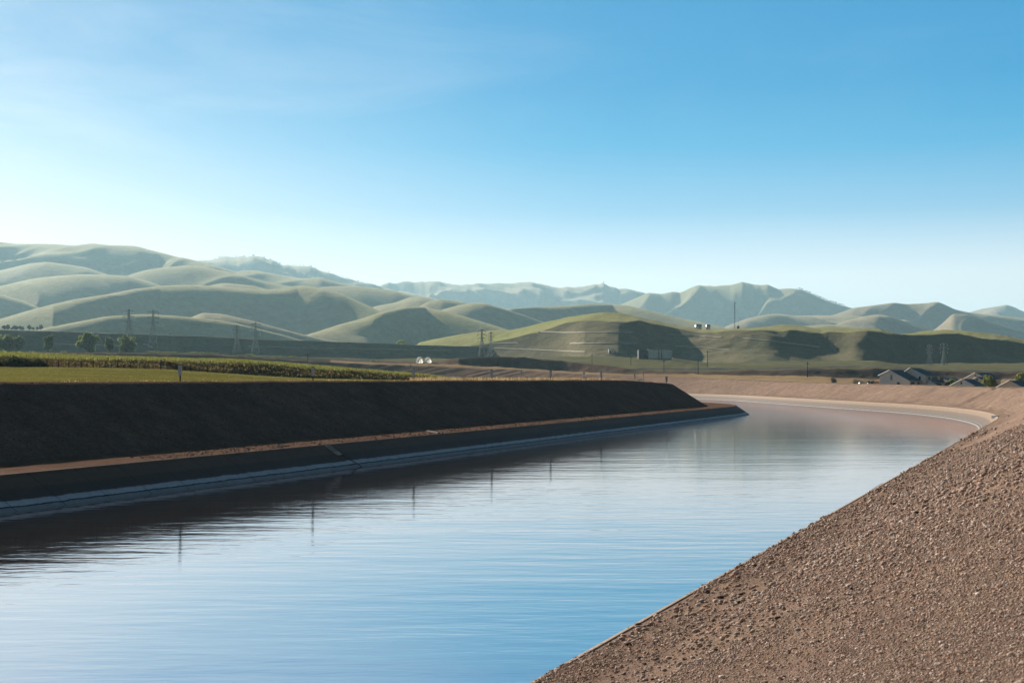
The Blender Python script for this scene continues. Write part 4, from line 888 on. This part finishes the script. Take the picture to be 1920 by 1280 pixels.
# ------------------------------------------------------------ trees and shrubs of the plain
for i, (u, yb, wpx, hpx, lb, mt) in enumerate([(10, 657, 48, 33, 'round dark green tree cut by the left picture edge', 'leaf'), (36, 657, 30, 28, 'open forked tree right of the one at the left edge', 'leaf'),
        (90, 658, 24, 31, 'small upright tree standing alone left of the big clump', 'leaf'), (165, 661, 46, 39, 'largest and broadest green tree of the clump on the plain', 'leaf'),
        (205, 661, 22, 31, 'slim feathery tree in the middle of the clump', 'leaf_yellow'), (238, 661, 40, 35, 'broad tree with yellow-green top at the right end of the clump', 'leaf')]):
    p = pick(u, yb) or at_depth(u, 1000); d = 1010.0; X_ = (u - 960) / F * d; zz = CZ + (HY - yb - 1) / F * d
    tree('tree', (X_, d, zz), hpx / F * d, wpx / F * d, C_[mt], lb, group='trees on the plain at the left', n=9500, low=.0, seed=60 + i, leaf=.5)
p0 = []
for i in range(34):
    u = 290 + i * 3.6 + random.uniform(-2, 2)
for i, u in enumerate(list(range(284, 408, 9)) + [120, 60, 425, 447, 470, 520, 548, 700]):
    d = 1060 if u < 410 else 1075; hh = random.uniform(1.6, 3.4); X_ = (u - 960) / F * d
    z_ = CZ + (HY - itp(float(u), feats[9]['y'])) / F * d - .3
    if i == 0: o = sh0 = bush('shrub', (X_, d, z_), 5.0, 2.6, C_['leaf'], 'low olive shrub at the foot of the dam', 420, 'low shrubs at the foot of the dam', 80, leaf=.3)
    else: o = sh0.copy(); link(o); o.location = (X_, d, z_); s = random.uniform(.6, 1.2); o.scale = (s * 1.3, s, s * .8); o.rotation_euler.z = random.uniform(0, 6)
for u, y, wpx, hpx, lb in [(752, 644, 18, 7, 'round green bush behind the dam crest at the foot of a pale hill'), (822, 646, 16, 5, 'low dark bush right of the round green one on the dam crest')]:
    d = 1700; bush('bush', ((u - 960) / F * d, d, CZ + (HY - y - 2) / F * d), wpx / F * d, (hpx + 3) / F * d, C_['leaf'], lb, 900, None, int(u), leaf=.5)

# ridge trees
def ridge_trees(name, pts, n, u0, u1, hpx, d, label, group, seed, dy=0):
    r = random.Random(seed); proto = None
    for i in range(n):
        u = u0 + (u1 - u0) * (i + r.uniform(.1, .9)) / n; y = float(itp(u, pts)) + dy; h = hpx / F * d * r.uniform(.55, 1.25)
        q_ = None
        for k in range(30):
            q2 = pick(u, y + 6 - k * .5, d * .55)
            if q2 is None: break
            q_ = q2
        if q_ is None: continue
        h *= q_.y / d; lo = q_ - Vector((0, 0, h * .2))
        if proto is None:
            root = empty(name, lo); tag(root, label, 'tree', group); mb = MB(); mb.bar((0, 0, -4), (0, 0, 12), .9, .4, 5); mb.build('trunk', C_['bark'], root)
            leaves('crown', C_['pine'], [(0, 0, 13, 5, 5, 4), (2.5, 1, 10, 4, 4, 3), (-3, 0, 15, 3.4, 3.4, 3)], 160, 1.7, root, seed=seed); proto = root; h0 = 18.0; proto_done = 1; o = root
        else: o = copy_tree(proto)
        s = h / h0; o.location = lo; o.scale = (s * r.uniform(.8, 1.3), s, s); o.rotation_euler.z = r.uniform(0, 6)
ridge_trees('ridge_tree', [(1492, 540), (1500, 541.5), (1530, 554.5), (1560, 566.5), (1592, 575)], 30, 1494, 1583, 4.0, 8500, 'small tree silhouetted on the right shoulder of the big hazy mountain', 'trees along the skyline of the right mountain', 91)
ridge_trees('ridge_tree', [(400, 484), (410, 483), (440, 480), (480, 482), (510, 487), (530, 497), (570, 500), (620, 513), (660, 523), (690, 532)], 46, 400, 690, 3.4, 8500, 'tiny tree on the skyline of the far pink mountain', 'trees along the skyline of the far mountain', 92)
ridge_trees('ridge_tree', [(1110, 536), (1130, 531), (1160, 542), (740, 529)], 1, 1130, 1132, 4, 10500, 'lone tree on the pointed far summit at the centre', None, 93)
r = random.Random(5)
for i in range(12):
    u = 8 + i * 6 + r.uniform(-2, 2)
    if 44 < u < 52: continue
    d = 1900; p = Vector(((u - 960) / F * d, d, CZ + (HY - 619) / F * d)); h = r.uniform(4, 8)
    if i == 0: tr0 = tree('valley_tree', p, 7, 6.5, C_['leaf_dark'], 'small dark tree on the skyline of the dam at the far left', group='small trees behind the dam', n=260, low=.05, seed=3, leaf=.8)
    else: o = copy_tree(tr0); o.location = p; o.scale = (h / 7,) * 3; o.rotation_euler.z = r.uniform(0, 6)

# ------------------------------------------------------------ white arched shelters
def shelter(u, wpx, yb, yt, lb, open_):
    p = pick(u, yb + 1) or at_depth(u, 930); d = p.y; s = d / F; w_, h_ = wpx * s, (yb - yt) * s; L = 4.0
    root = empty('arched_shelter', p - Vector((0, 0, .2)), R(24)); tag(root, lb, 'shelter', 'white arched shelters')
    prof = [(-w_ / 2, 0), (-w_ / 2 * .98, h_ * .35), (-w_ / 2 * .8, h_ * .68), (-w_ / 2 * .42, h_ * .92), (0, h_), (w_ / 2 * .42, h_ * .92), (w_ / 2 * .8, h_ * .68), (w_ / 2 * .98, h_ * .35), (w_ / 2, 0)]
    mb = MB(); n = len(prof)
    for yy in (0, L):
        for a, b in prof: mb.v.append((a, yy, b))
    mb.f += [(i, i + 1, n + i + 1, n + i) for i in range(n - 1)]; mb.build('cover', C_['fabric_white'], root)
    mb = MB(); mb.add([(a * .98, .12, b * .98) for a, b in prof], [tuple(range(len(prof)))]); mb.build('front_wall', C_['fabric_white'], root)
    mb = MB(); mb.box((0, .06, h_ * .3), (w_ * .3, .1, h_ * .6)); mb.build('door', C_['fabric_white'], root)
    if open_:
        for s_ in (-1, 1): mb = MB(); mb.box((s_ * w_ * .33, .07, h_ * .42), (w_ * .14, .06, h_ * .16)); mb.build('vent', C_['shed_dark'], root)
        mb = MB(); mb.lathe([(.16, 0), (.2, .35), (.05, .5)], (0, .6, h_ * .98), 10); mb.build('roof_vent', C_['white_paint'], root)
shelter(788.5, 10.5, 680, 667.5, 'white arched shelter with two dark vents, the left one of the pair', True)
shelter(804.3, 10.5, 680, 668, 'white arched shelter without vents, the right one of the pair', False)

# ------------------------------------------------------------ power poles
def pole(u, yt, yb, lb, d=None):
    p = pick(u, yb) if d is None else at_depth(u, d)
    if p is None: return
    h = (yb - yt) / F * p.y; root = empty('power_pole', p); tag(root, lb, 'power pole', 'wooden power poles')
    mb = MB(); mb.bar((0, 0, -1), (0, 0, h), .24, .17, 6); mb.build('shaft', C_['post_wood'], root)
    mb = MB(); mb.box((0, 0, h - .9), (2.6, .16, .2), R(20)); mb.build('crossarm', C_['post_wood'], root)
    for k in (-1.1, 0, 1.1):
        mb = MB(); mb.bar((k * math.cos(R(20)), k * math.sin(R(20)), h - .8), (k * math.cos(R(20)), k * math.sin(R(20)), h - .45), .08); mb.build('insulator', C_['sign_metal'], root)
for u, yt, yb, lb in [(320, 624, 657, 'thin power pole against the dark dam right of the tree clump'), (577, 663, 681, 'short power pole left of the arched shelters'), (934, 665, 687, 'power pole before the shadowed mound'),
        (1110, 664, 682, 'power pole left of the small white building'), (1183, 668, 684, 'power pole left of the big block building'), (1245, 674, 697, 'dark power pole in front of the block building'),
        (1309, 676, 701, 'dark power pole on the brown ditch bank right of the block building'), (1326.5, 657, 688, 'power pole rising from the green slope, tallest right of the block building'), (1514, 678, 707, 'power pole below the curving hill road')]:
    pole(u, yt, yb, lb)

# ------------------------------------------------------------ lattice transmission towers
def lattice_meshes(h):
    body = MB(); arms = []; r_ = .20
    def half(z): return (4.0 * (1 - z / (h * .62)) + .95 * (z / (h * .62))) if z < h * .62 else .95 - .45 * (z - h * .62) / (h * .38)
    lv = [0, .18, .34, .47, .56, .64, .72, .80, .88, 1.0]
    for i in range(len(lv) - 1):
        a, b = lv[i] * h, lv[i + 1] * h; ra, rb = half(a), half(b)
        ca = [(-ra, -ra, a), (ra, -ra, a), (ra, ra, a), (-ra, ra, a)]; cb = [(-rb, -rb, b), (rb, -rb, b), (rb, rb, b), (-rb, rb, b)]
        for k in range(4):
            body.bar(ca[k], cb[k], r_); body.bar(ca[k], cb[(k + 1) % 4], r_ * .6); body.bar(ca[(k + 1) % 4], cb[k], r_ * .6); body.bar(cb[k], cb[(k + 1) % 4], r_ * .6)
    for z, L in ((.66, 5.0), (.80, 5.6), (.94, 4.6)):
        m_ = MB(); zz = z * h
        for s in (-1, 1):
            for q in (-.5, .5): m_.bar((0, q, zz), (s * L, 0, zz + .1), .15); m_.bar((0, q, zz + 1.3), (s * L, 0, zz + .1), .12)
        arms.append((m_, zz, L))
    return body, arms
proto_t = None
def tower(u, yt, yb, lb, rot=15, bright=True, d=None):
    global proto_t
    p = (pick(u, yb) if d is None else None) or Vector(((u - 960) / F * (d or 1250), d or 1250, CZ + (HY - yb) / F * (d or 1250)))
    h = (yb - yt) / F * p.y; H0 = 30.0
    if proto_t is None:
        root = empty('transmission_tower', p); b, arms = lattice_meshes(H0); b.build('lattice_body', C_['galvanised'], root)
        for m_, zz, L in arms:
            c = m_.build('crossarm', C_['galvanised'], root)
            for s in (-1, 1): i_ = MB(); i_.bar((s * L, 0, zz), (s * L, 0, zz - 2.2), .22, .22, 6); i_.build('insulator', C_['insulator_glass'], c)
        proto_t = root; o = root
    else: o = copy_tree(proto_t)
    s = h / H0; o.location = p; o.scale = (s * .92, s * .92, s); o.rotation_euler.z = R(rot); tag(o, lb, 'transmission tower', 'lattice transmission towers')
tower(287, 581, 652, 'dark lattice tower with six bright insulator strings at the left', d=1290)
tower(241.5, 579, 650, 'dark lattice tower left of the one with bright insulators', d=1290, rot=40)
tower(444, 609, 660, 'faint lattice tower before the dam, left one of the middle pair', d=1270, rot=30)
tower(479, 604, 662, 'faint lattice tower before the dam, right one of the middle pair', d=1270)
tower(903.5, 617, 668, 'pale lattice tower at the left foot of the terraced hill, nearer of two', d=1150)
tower(920.5, 622, 668, 'paler and shorter lattice tower just right of its twin below the terraced hill', d=1180, rot=50)
tower(1743, 645, 690, 'dim lattice tower behind the two-storey house, left of its twin', d=1150, rot=35)
tower(1770, 642, 692, 'dim lattice tower with pale insulators right of its twin above the houses', d=1150)

# ------------------------------------------------------------ hilltop tanks, mast
def tank(u, wpx, hpx, yb, lb):
    d = 1655.0; s = d / F; X_ = (u - 960) * s; r_ = wpx * s / 2; h = hpx * s; z_ = CZ + (HY - yb) * s
    root = empty('water_tank', (X_, d, z_)); tag(root, lb, 'water tank', 'steel water tanks on the hill')
    mb = MB(); mb.lathe([(r_, -4), (r_, h * .5), (r_ * 1.01, h * .51), (r_ * 1.01, h * .54), (r_, h * .55), (r_, h)], n=36); mb.build('shell', C_['tank_steel'], root, smooth=True)
    mb = MB(); mb.lathe([(r_ * 1.03, h + .01), (r_ * 1.03, h + .15), (r_ * .5, h + .5), (.3, h + .7)], n=36); mb.build('roof', C_['tank_steel'], root)
    mb = MB()
    for q in (-.25, .25): mb.bar((q, -r_ - .2, 0), (q, -r_ - .2, h), .06)
    for k in range(8): mb.bar((-.25, -r_ - .2, k * h / 8), (.25, -r_ - .2, k * h / 8), .05)
    mb.build('ladder', C_['galvanised'], root)
tank(1309.7, 12.5, 9.5, 617.5, 'larger shiny steel water tank on the hilltop, left one of the pair'); tank(1328, 8.5, 8.5, 617.2, 'smaller steel water tank right of the larger one on the hilltop')
d = 1650.0; s = d / F; root = empty('radio_mast', ((1377.5 - 960) * s, d, CZ + (HY - 615.5) * s)); tag(root, 'tall guyed lattice radio mast on the hilltop', 'radio mast')
h = 49 * s; mb = MB(); q = .55
for i in range(24):
    a, b = i * h / 24, (i + 1) * h / 24; tri = [(q * math.cos(k * 2.094), q * math.sin(k * 2.094)) for k in range(3)]
    for k in range(3):
        mb.bar((*tri[k], a), (*tri[k], b), .10); mb.bar((*tri[k], a), (*tri[(k + 1) % 3], b), .06)
mb.build('lattice_body', C_['mast_steel'], root)
mb = MB(); mb.bar((0, 0, h), (0, 0, h + 2.2), .08); mb.build('aerial', C_['mast_steel'], root)
mb = MB(); mb.lathe([(.05, 0), (.7, .3), (.75, .4)], (.9, -.4, h * .96), 12); mb.build('dish', C_['mast_steel'], root)
for a in (30, 150, 270): mb = MB(); mb.bar((0, 0, h * .9), (14 * math.cos(R(a)), 14 * math.sin(R(a)), -1), .03); mb.build('guy_wire', C_['mast_steel'], root)
root = empty('equipment_hut', ((1383.5 - 960) * s, d - 2, CZ + (HY - 615.5) * s)); tag(root, 'small dark equipment hut with a whip aerial beside the radio mast', 'hut')
mb = MB(); mb.box((0, 0, .9), (2.6, 2.4, 3.4)); mb.build('wall', C_['shed_dark'], root); mb = MB(); mb.box((0, 0, 2.75), (3.0, 2.8, .25)); mb.build('roof', C_['mast_steel'], root)
mb = MB(); mb.bar((.3, 0, 2.8), (.3, 0, 9.2), .10, .06); mb.build('aerial', C_['mast_steel'], root)

# ------------------------------------------------------------ block building below the cut hill
_p = pick(1238, 674); d = _p.y - 1.5; s = d / F; zb = CZ + (HY - 674) * s; X_ = (1238 - 960) * s
root = empty('block_building', (X_, d, zb)); tag(root, 'big windowless pale block building at the foot of the cut hill', 'building')
w_, h_ = 43.5 * s, 19.5 * s
mb = MB(); mb.box((0, 6, h_ / 2 - 1), (w_, 12, h_ + 1)); mb.build('wall', C_['block_wall'], root)
mb = MB(); mb.box((0, 6, h_ - .3), (w_ + .5, 12.5, .6)); mb.build('parapet', C_['block_trim'], root)
for k in (-1.2, 1.2): mb = MB(); mb.box((k, -.12, h_ / 2 - .8), (.5, .3, h_ + .2)); mb.build('downpipe', C_['block_annex'], root)
mb = MB(); mb.box((0, -.1, .35), (w_ * .96, .25, .7)); mb.build('plinth', C_['block_annex'], root)
mb = MB(); mb.box((-w_ / 2 - 4.2, 8, h_ / 2 - .8), (8.2, 12, h_ + .8)); mb.build('annex', C_['block_annex'], root)
mb = MB(); mb.box((-w_ / 2 - 2.6, 1.85, h_ * .25), (3.0, .2, h_ * .42)); mb.build('annex_door', C_['shed_dark'], root)
for k in range(5):
    mb = MB(); mb.box((-w_ * .35 + k * w_ * .18, 3, h_ + .25), (.7, .7, .7)); mb.build('roof_vent', C_['block_trim'], root)
_p = pick(1146, 661); d = _p.y - 1.0; s = d / F; root = empty('small_building', ((1146.5 - 960) * s, d, CZ + (HY - 661) * s)); tag(root, 'small white building with a row of bollards left of the big block building', 'building')
mb = MB(); mb.box((0, 3, 1.3), (5.4, 5, 4.2)); mb.build('wall', C_['block_wall'], root); mb = MB(); mb.box((0, 3, 3.55), (6.0, 5.6, .35)); mb.build('roof', C_['white_paint'], root)
mb = MB(); mb.box((-1, .42, .6), (1.1, .1, 2.0)); mb.build('door', C_['block_annex'], root); mb = MB(); mb.box((1.2, .42, 1.3), (1.2, .1, .9)); mb.build('window', C_['glass_dark'], root)
for k in range(7):
    p = Vector(((1156 + k * 3.1 - 960) * s, d, CZ + (HY - 661 - .35 * k) * s)); mb = MB(); mb.box((0, 0, .2), (.45, .45, 2.6)); o = mb.build('bollard', C_['block_trim']); o.location = p
    tag(o, 'small pale post in the row right of the small white building', 'post', 'pale posts beside the small white building')

# ------------------------------------------------------------ tracks and terraces following the ground
def ribbon(name, pts, wid, mat, lift=.35, step=3.0, dmin=700, kind='structure'):
    pl = []
    for (a, b), (c, e) in zip(pts[:-1], pts[1:]):
        n = max(1, int(abs(c - a) / step))
        for i in range(n): pl.append((a + (c - a) * i / n, b + (e - b) * i / n))
    pl.append(pts[-1]); P = [pick(u, y, dmin) for u, y in pl]; P = [p for p in P if p is not None and p.y < 2600]
    if len(P) < 2: return
    # drop jumps
    Q = [P[0]]
    for p in P[1:]:
        if abs(p.y - Q[-1].y) < 60: Q.append(p)
    P = Q; n = len(P)
    if n < 3: return
    ker = 2; P2 = []
    for i in range(n):
        a, b = max(0, i - ker), min(n, i + ker + 1); P2.append(sum((P[j] for j in range(a, b)), Vector()) / (b - a))
    V, Fs = [], []
    for i, p in enumerate(P2):
        t_ = (P2[min(i + 1, n - 1)] - P2[max(i - 1, 0)]); t_.normalize()
        hit, l_, nm, ix, ob, _ = scn.ray_cast(DG, p + Vector((0, 0, 30)), Vector((0, 0, -1)))
        nm = nm if hit and nm.z > .4 else Vector((0, 0, 1)); pp = l_ if hit and abs(l_.z - p.z) < 3 else p
        s_ = nm.cross(t_).normalized() * wid / 2
        V += [pp + s_ + nm * lift, pp - s_ + nm * lift, pp + s_ * 1.2 - nm, pp - s_ * 1.2 - nm]
    for i in range(n - 1):
        a, b = 4 * i, 4 * i + 4
        Fs += [(a, a + 1, b + 1, b), (a + 1, a + 3, b + 3, b + 1), (a + 2, a, b, b + 2)]
    mb = MB(); mb.v = V; mb.f = Fs; o = mb.build(name, mat); o['kind'] = kind
ribbon('terrace_track', [(1008, 622), (1060, 623.5), (1120, 623.4), (1190, 622.8)], 2.2, C_['track_dirt'], lift=.5, dmin=1200)
ribbon('terrace_track', [(1066, 644), (1110, 643.8), (1160, 643.5), (1198, 644.4)], 2.2, C_['track_dirt'], lift=.5, dmin=1200)
ribbon('terrace_track', [(1250, 627), (1290, 628.3), (1330, 631), (1356, 633.5)], 2.2, C_['track_dirt'], lift=.5, dmin=1200)
ribbon('terrace_track', [(1262, 648.5), (1290, 650), (1330, 653), (1370, 656)], 1.6, C_['track_dirt'], lift=.4, dmin=1200)
ribbon('terrace_track', [(880, 651), (940, 653.3), (1000, 655.5), (1060, 658), (1100, 660)], 1.6, C_['track_dirt'], lift=.4, dmin=1200)
ribbon('terrace_track', [(905, 645), (940, 643.6), (975, 642.5)], 1.5, C_['track_dirt'], lift=.4, dmin=1200)
ribbon('hill_road', [(1450, 690), (1453, 685), (1475, 680.5), (1510, 676), (1550, 669.5), (1580, 665.5), (1598, 664)], 6.0, C_['asphalt'], lift=.7, dmin=1000)
ribbon('terrace_track', [(1390, 634), (1440, 639), (1500, 646), (1540, 651)], 2.2, C_['track_dirt'], lift=.5, dmin=1200)
ribbon('dam_track', [(462, 650.5), (500, 651), (560, 652.5), (620, 653.8), (690, 655.3), (770, 656.8), (850, 658)], 3.0, C_['track_dirt'], lift=.9, dmin=1100)
ribbon('dam_track', [(90, 645), (140, 646), (200, 648), (250, 649.5)], 2.5, C_['track_dirt'], lift=.9, dmin=1100)
ribbon('dam_track', [(265, 645.3), (275, 646.5), (283, 650), (290, 655)], 1.4, C_['track_dirt'], lift=.7, dmin=1100)

# ------------------------------------------------------------ houses
def house(origin, rz, blocks, name, label):
    root = empty(name, origin, rz); tag(root, label, 'house', 'houses behind the canal bank')
    for b in blocks:
        cx, cy, W, L, wh, rh = b['c'][0], b['c'][1], b['W'], b['L'], b['wh'], b['rh']     # gable faces -y, ridge runs along +y
        off = b.get('ridge', 0.0); hip = b.get('hip', 0); whr = b.get('whr', wh); base = -4.0
        st = C_[b.get('mat', 'stucco')]
        gp = [(cx - W / 2, cy, base), (cx + W / 2, cy, base), (cx + W / 2, cy, whr), (cx + off, cy, wh + rh), (cx - W / 2, cy, wh)]
        mb = MB(); mb.prism(gp, (0, L, 0)) if not hip else mb.box((cx, cy + L / 2, (base + wh) / 2), (W, L, wh - base)).prism([(cx - W / 2 + .02, cy, wh - .01), (cx + W / 2 - .02, cy, wh - .01), (cx + off, cy, wh + rh - .1)], (0, L * .3, 0))
        mb.build('wall', st, root)
        ov, th = .45, .18; ye = cy + L + (.0 if hip else ov); yr = cy + L - hip
        mb = MB()
        sl_l = rh / (W / 2 + off); sl_r = (wh + rh - whr) / (W / 2 - off)
        Lx, Lz = cx - W / 2 - ov, wh - ov * sl_l; Rx, Rz = cx + W / 2 + ov, whr - ov * sl_r; top = (cx + off, wh + rh)
        y0_ = cy - ov
        def slab(a, b_, c, e):
            u_ = Vector((0, 0, th)); q = [Vector(a), Vector(b_), Vector(c), Vector(e)]; mb.add([p_ + u_ * .15 for p_ in q] + [p_ + u_ for p_ in q], [(3, 2, 1, 0), (4, 5, 6, 7), (0, 1, 5, 4), (1, 2, 6, 5), (2, 3, 7, 6), (3, 0, 4, 7)])
        if hip: ye = cy + L + ov
        slab((top[0], y0_, top[1]), (Lx, y0_, Lz), (Lx, ye, Lz), (top[0], yr if hip else ye, top[1]))
        slab((Rx, y0_, Rz), (top[0], y0_, top[1]), (top[0], yr if hip else ye, top[1]), (Rx, ye, Rz))
        if hip: slab((Lx, ye, Lz), (Rx, ye, Rz), (top[0] + .01, yr, top[1]), (top[0] - .01, yr, top[1]))
        rf = mb.build('roof', C_['roof_tiles'], root)
        tr = MB()
        for (a, b_) in (((Lx, y0_ - .04, Lz + .08), (top[0], y0_ - .04, top[1] + .08)), ((top[0], y0_ - .04, top[1] + .08), (Rx, y0_ - .04, Rz + .08))): tr.bar(a, b_, .17)
        tr.build('fascia', C_['trim_white'], rf)
        tr = MB(); tr.bar((Rx + .05, y0_, Rz + .02), (Rx + .05, ye, Rz + .02), .10); tr.build('gutter', C_['trim_white'], rf)
        for (side, a, z_, ww, hh_) in b.get('win', []):
            mbf, mbg = MB(), MB()
            if side == 'g': mbf.box((cx + a, cy - .03, z_), (ww + .3, .12, hh_ + .3)); mbg.box((cx + a, cy - .11, z_), (ww, .08, hh_))
            else: mbf.box((cx + W / 2 + .03, cy + a, z_), (.12, ww + .3, hh_ + .3)); mbg.box((cx + W / 2 + .11, cy + a, z_), (.08, ww, hh_))
            fr = mbf.build('window', C_['trim_white'], root); mbg.build('pane', C_['glass_dark'], fr)
    return root
def hloc(u, y, d): return Vector(((u - 960) / F * d, d, CZ + (HY - y) / F * d))
# house heights are set from the ground floor level 4.6 m below the camera
D1 = 590.0; q1 = D1 / F; g1 = CZ - 5.2
hz0 = lambda y: (HY - y) * q1 + 5.2          # height above the ground of a row in the picture
o1 = Vector(((1648.8 + .5 - 960) * q1, D1, g1))
rz1 = R(-58)   # ridge heading: right and away
c_, s_ = math.cos(rz1), math.sin(rz1)
W1_, L1_ = 39 * q1 / math.cos(rz1), 24 * q1 / abs(math.sin(rz1))
Wm, Lm = 24.5 * q1 / math.cos(rz1) * 1.05, 37 * q1 / abs(math.sin(rz1)) * .88
house(o1, rz1, [
    dict(c=(W1_ / 2, 0), W=W1_, L=L1_ + 2, wh=hz0(703.7), rh=hz0(694.4) - hz0(703.7), whr=hz0(714.0), ridge=-W1_ / 2 + 14.0 / 39 * W1_, win=[('g', -1.6, hz0(707.5), .9, 2.2), ('g', 2.2, hz0(719.0), 1.5, 1.3), ('s', 1.6, hz0(718), 2.0, 1.9), ('s', 5.0, hz0(718.5), 1.2, 1.6)]),
    dict(c=(W1_ * .62 + 1.2, L1_ + .8), W=W1_ * .86, L=Lm, wh=hz0(704.5), rh=hz0(690.4) - hz0(704.5), hip=3.2, ridge=-W1_ * .06, mat='stucco', win=[('g', 4.0, hz0(708.5), 1.1, 1.2), ('s', 2.0, hz0(709.3), 1.2, 1.5), ('s', 5.2, hz0(709.8), 3.2, 2.0), ('s', 9.4, hz0(709.8), 2.2, 2.0)]),
    dict(c=(W1_ * .62 + 1.2 + W1_ * .43 + 1.7, L1_ + 1.5), W=3.6, L=Lm * .8, wh=hz0(717.0), rh=.9, mat='stucco_grey', win=[('s', 3, hz0(720), 3.0, 1.2)])],
    'house', 'large two-storey house with blue-black roofs, the leftmost house behind the bank')
def gable_house(ul, ua, ur, ye_, ya, uend, D, lb, rot=-44, win=(), mat='stucco', wr=None, g=5.0):
    q = D / F; hh = lambda y: (HY - y) * q + g; rz = R(rot); W = (ur - ul) * q / math.cos(rz); L = max(4, (uend - ua) * q / abs(math.sin(rz)))
    return house(Vector(((ul - 960) * q, D, CZ - g)), rz, [dict(c=(W / 2, 0), W=W, L=L, wh=hh(ye_), rh=hh(ya) - hh(ye_), ridge=((ua - ul) / (ur - ul) - .5) * W, mat=mat, win=[(s, a, hh(y), w, h) for s, a, y, w, h in win])], 'house', lb)
gable_house(1754, 1762, 1773, 714.5, 708.7, 1800, 640, 'small brown house with a low gable between the large house and a round tree', win=[('g', .5, 717, 1.0, 1.2), ('s', 3, 717.5, 1.4, 1.2)])
gable_house(1807.5, 1824, 1841, 710.5, 699, 1862, 600, 'tallest house right of the centre tree, half hidden by a broad green tree', win=[('g', 0, 706, 1.0, 1.3), ('s', 3, 712, 1.2, 1.4)])
gable_house(1821, 1829, 1838, 713.5, 707, 1846, 585, 'narrow gabled front wing attached to the tall half-hidden house', rot=-46, win=[('g', 0, 713, .8, 1.6)])
gable_house(1782.5, 1800, 1816.7, 722.8, 711, 1828, 520, 'pale single-storey gabled house right of the round dark tree', win=[('g', -.4, 718, .5, .9)], mat='stucco_grey')
gable_house(1867.5, 1887, 1906, 727.2, 714, 1926, 450, 'nearest low brown house cut by the right picture edge', win=[])
for u, yb, wpx, hpx, lb, mt, D in [(1857, 729, 33, 29, 'broad yellow-green tree in front of the tall house', 'leaf_yellow', 560), (1783, 727, 20, 18, 'round dark green tree between the small brown house and the pale house', 'leaf', 575),
        (1913, 716, 22, 18, 'olive tree behind the nearest house at the right edge', 'leaf', 640), (1633, 724, 13, 11, 'small dark bushy tree left of the large house', 'leaf_dark', 600)]:
    q = D / F; tree('tree', ((u - 960) * q, D, CZ + (HY - yb - 3) * q), (hpx + 3) * q, wpx * q, C_[mt], lb, group='trees between the houses', n=2200, low=.03, seed=int(u), leaf=.3)
# low wooden fence between bush and house
q = 600 / F; mb = MB(); mb.box(((1643.5 - 960) * q, 600, CZ + (HY - 719.5) * q), (10 * q, .12, 2.4)); o = mb.build('garden_fence', C_['fence_wood']); tag(o, 'short brown wooden fence beside the large house', 'fence')
# white pickup and trailer
def car(u, wpx, yb, D, lb, rz=0, cab=True):
    q = D / F; L = wpx * q; root = empty('parked_car', ((u - 960) * q, D, CZ + (HY - yb) * q), rz); tag(root, lb, 'vehicle', 'white vehicles parked behind the bank')
    mb = MB(); h = 1.15
    mb.prism([(-L / 2, -.9, .35), (L / 2, -.9, .35), (L / 2, -.9, .85), (L * .42, -.9, 1.0), (-L * .48, -.9, 1.02), (-L / 2, -.9, .9)], (0, 1.8, 0)); mb.build('body', C_['car_white'], root, bevel=.05)
    if cab:
        mb = MB(); mb.prism([(-L * .18, -.8, 1.0), (L * .22, -.8, 1.0), (L * .12, -.8, 1.62), (-L * .10, -.8, 1.62)], (0, 1.6, 0)); mb.build('cabin', C_['car_white'], root, bevel=.04)
        mb = MB(); mb.prism([(-L * .13, -.83, 1.06), (L * .16, -.83, 1.06), (L * .09, -.83, 1.5), (-L * .07, -.83, 1.5)], (0, 1.66, 0)); mb.build('window', C_['glass_dark'], root)
    for a in (-.3, .3):
        for b in (-.88, .70): mb = MB(); mb.bar((a * L, b, .35), (a * L, b + .18, .35), .35, .35, 14); mb.build('wheel', C_['tyre'], root)
car(1613, 16, 724, 585, 'white parked car, the left one of two beyond the bank', R(4)); car(1629, 18, 724.4, 588, 'white parked car with a long body right of the first one', R(-3))
#ENDOBJECTS#
# ------------------------------------------------------------ haze
m = bpy.data.materials.new('haze'); m.use_nodes = True; t = m.node_tree
for n in list(t.nodes):
    if n.type == 'BSDF_PRINCIPLED': t.nodes.remove(n)
pv = nd(t, 'ShaderNodeVolumePrincipled'); pv.inputs['Color'].default_value = (.53, .85, 1.0, 1); pv.inputs['Density'].default_value = .000043
pv.inputs['Anisotropy'].default_value = .36
out = [n for n in t.nodes if n.type == 'OUTPUT_MATERIAL'][0]; t.links.new(pv.outputs[0], out.inputs['Volume'])
mb = MB(); mb.box((0, 9000, 473), (42000, 36000, 964)); hz = mb.build('haze', m); hz['kind'] = 'stuff'; hz['label'] = 'pale even haze over the whole valley'
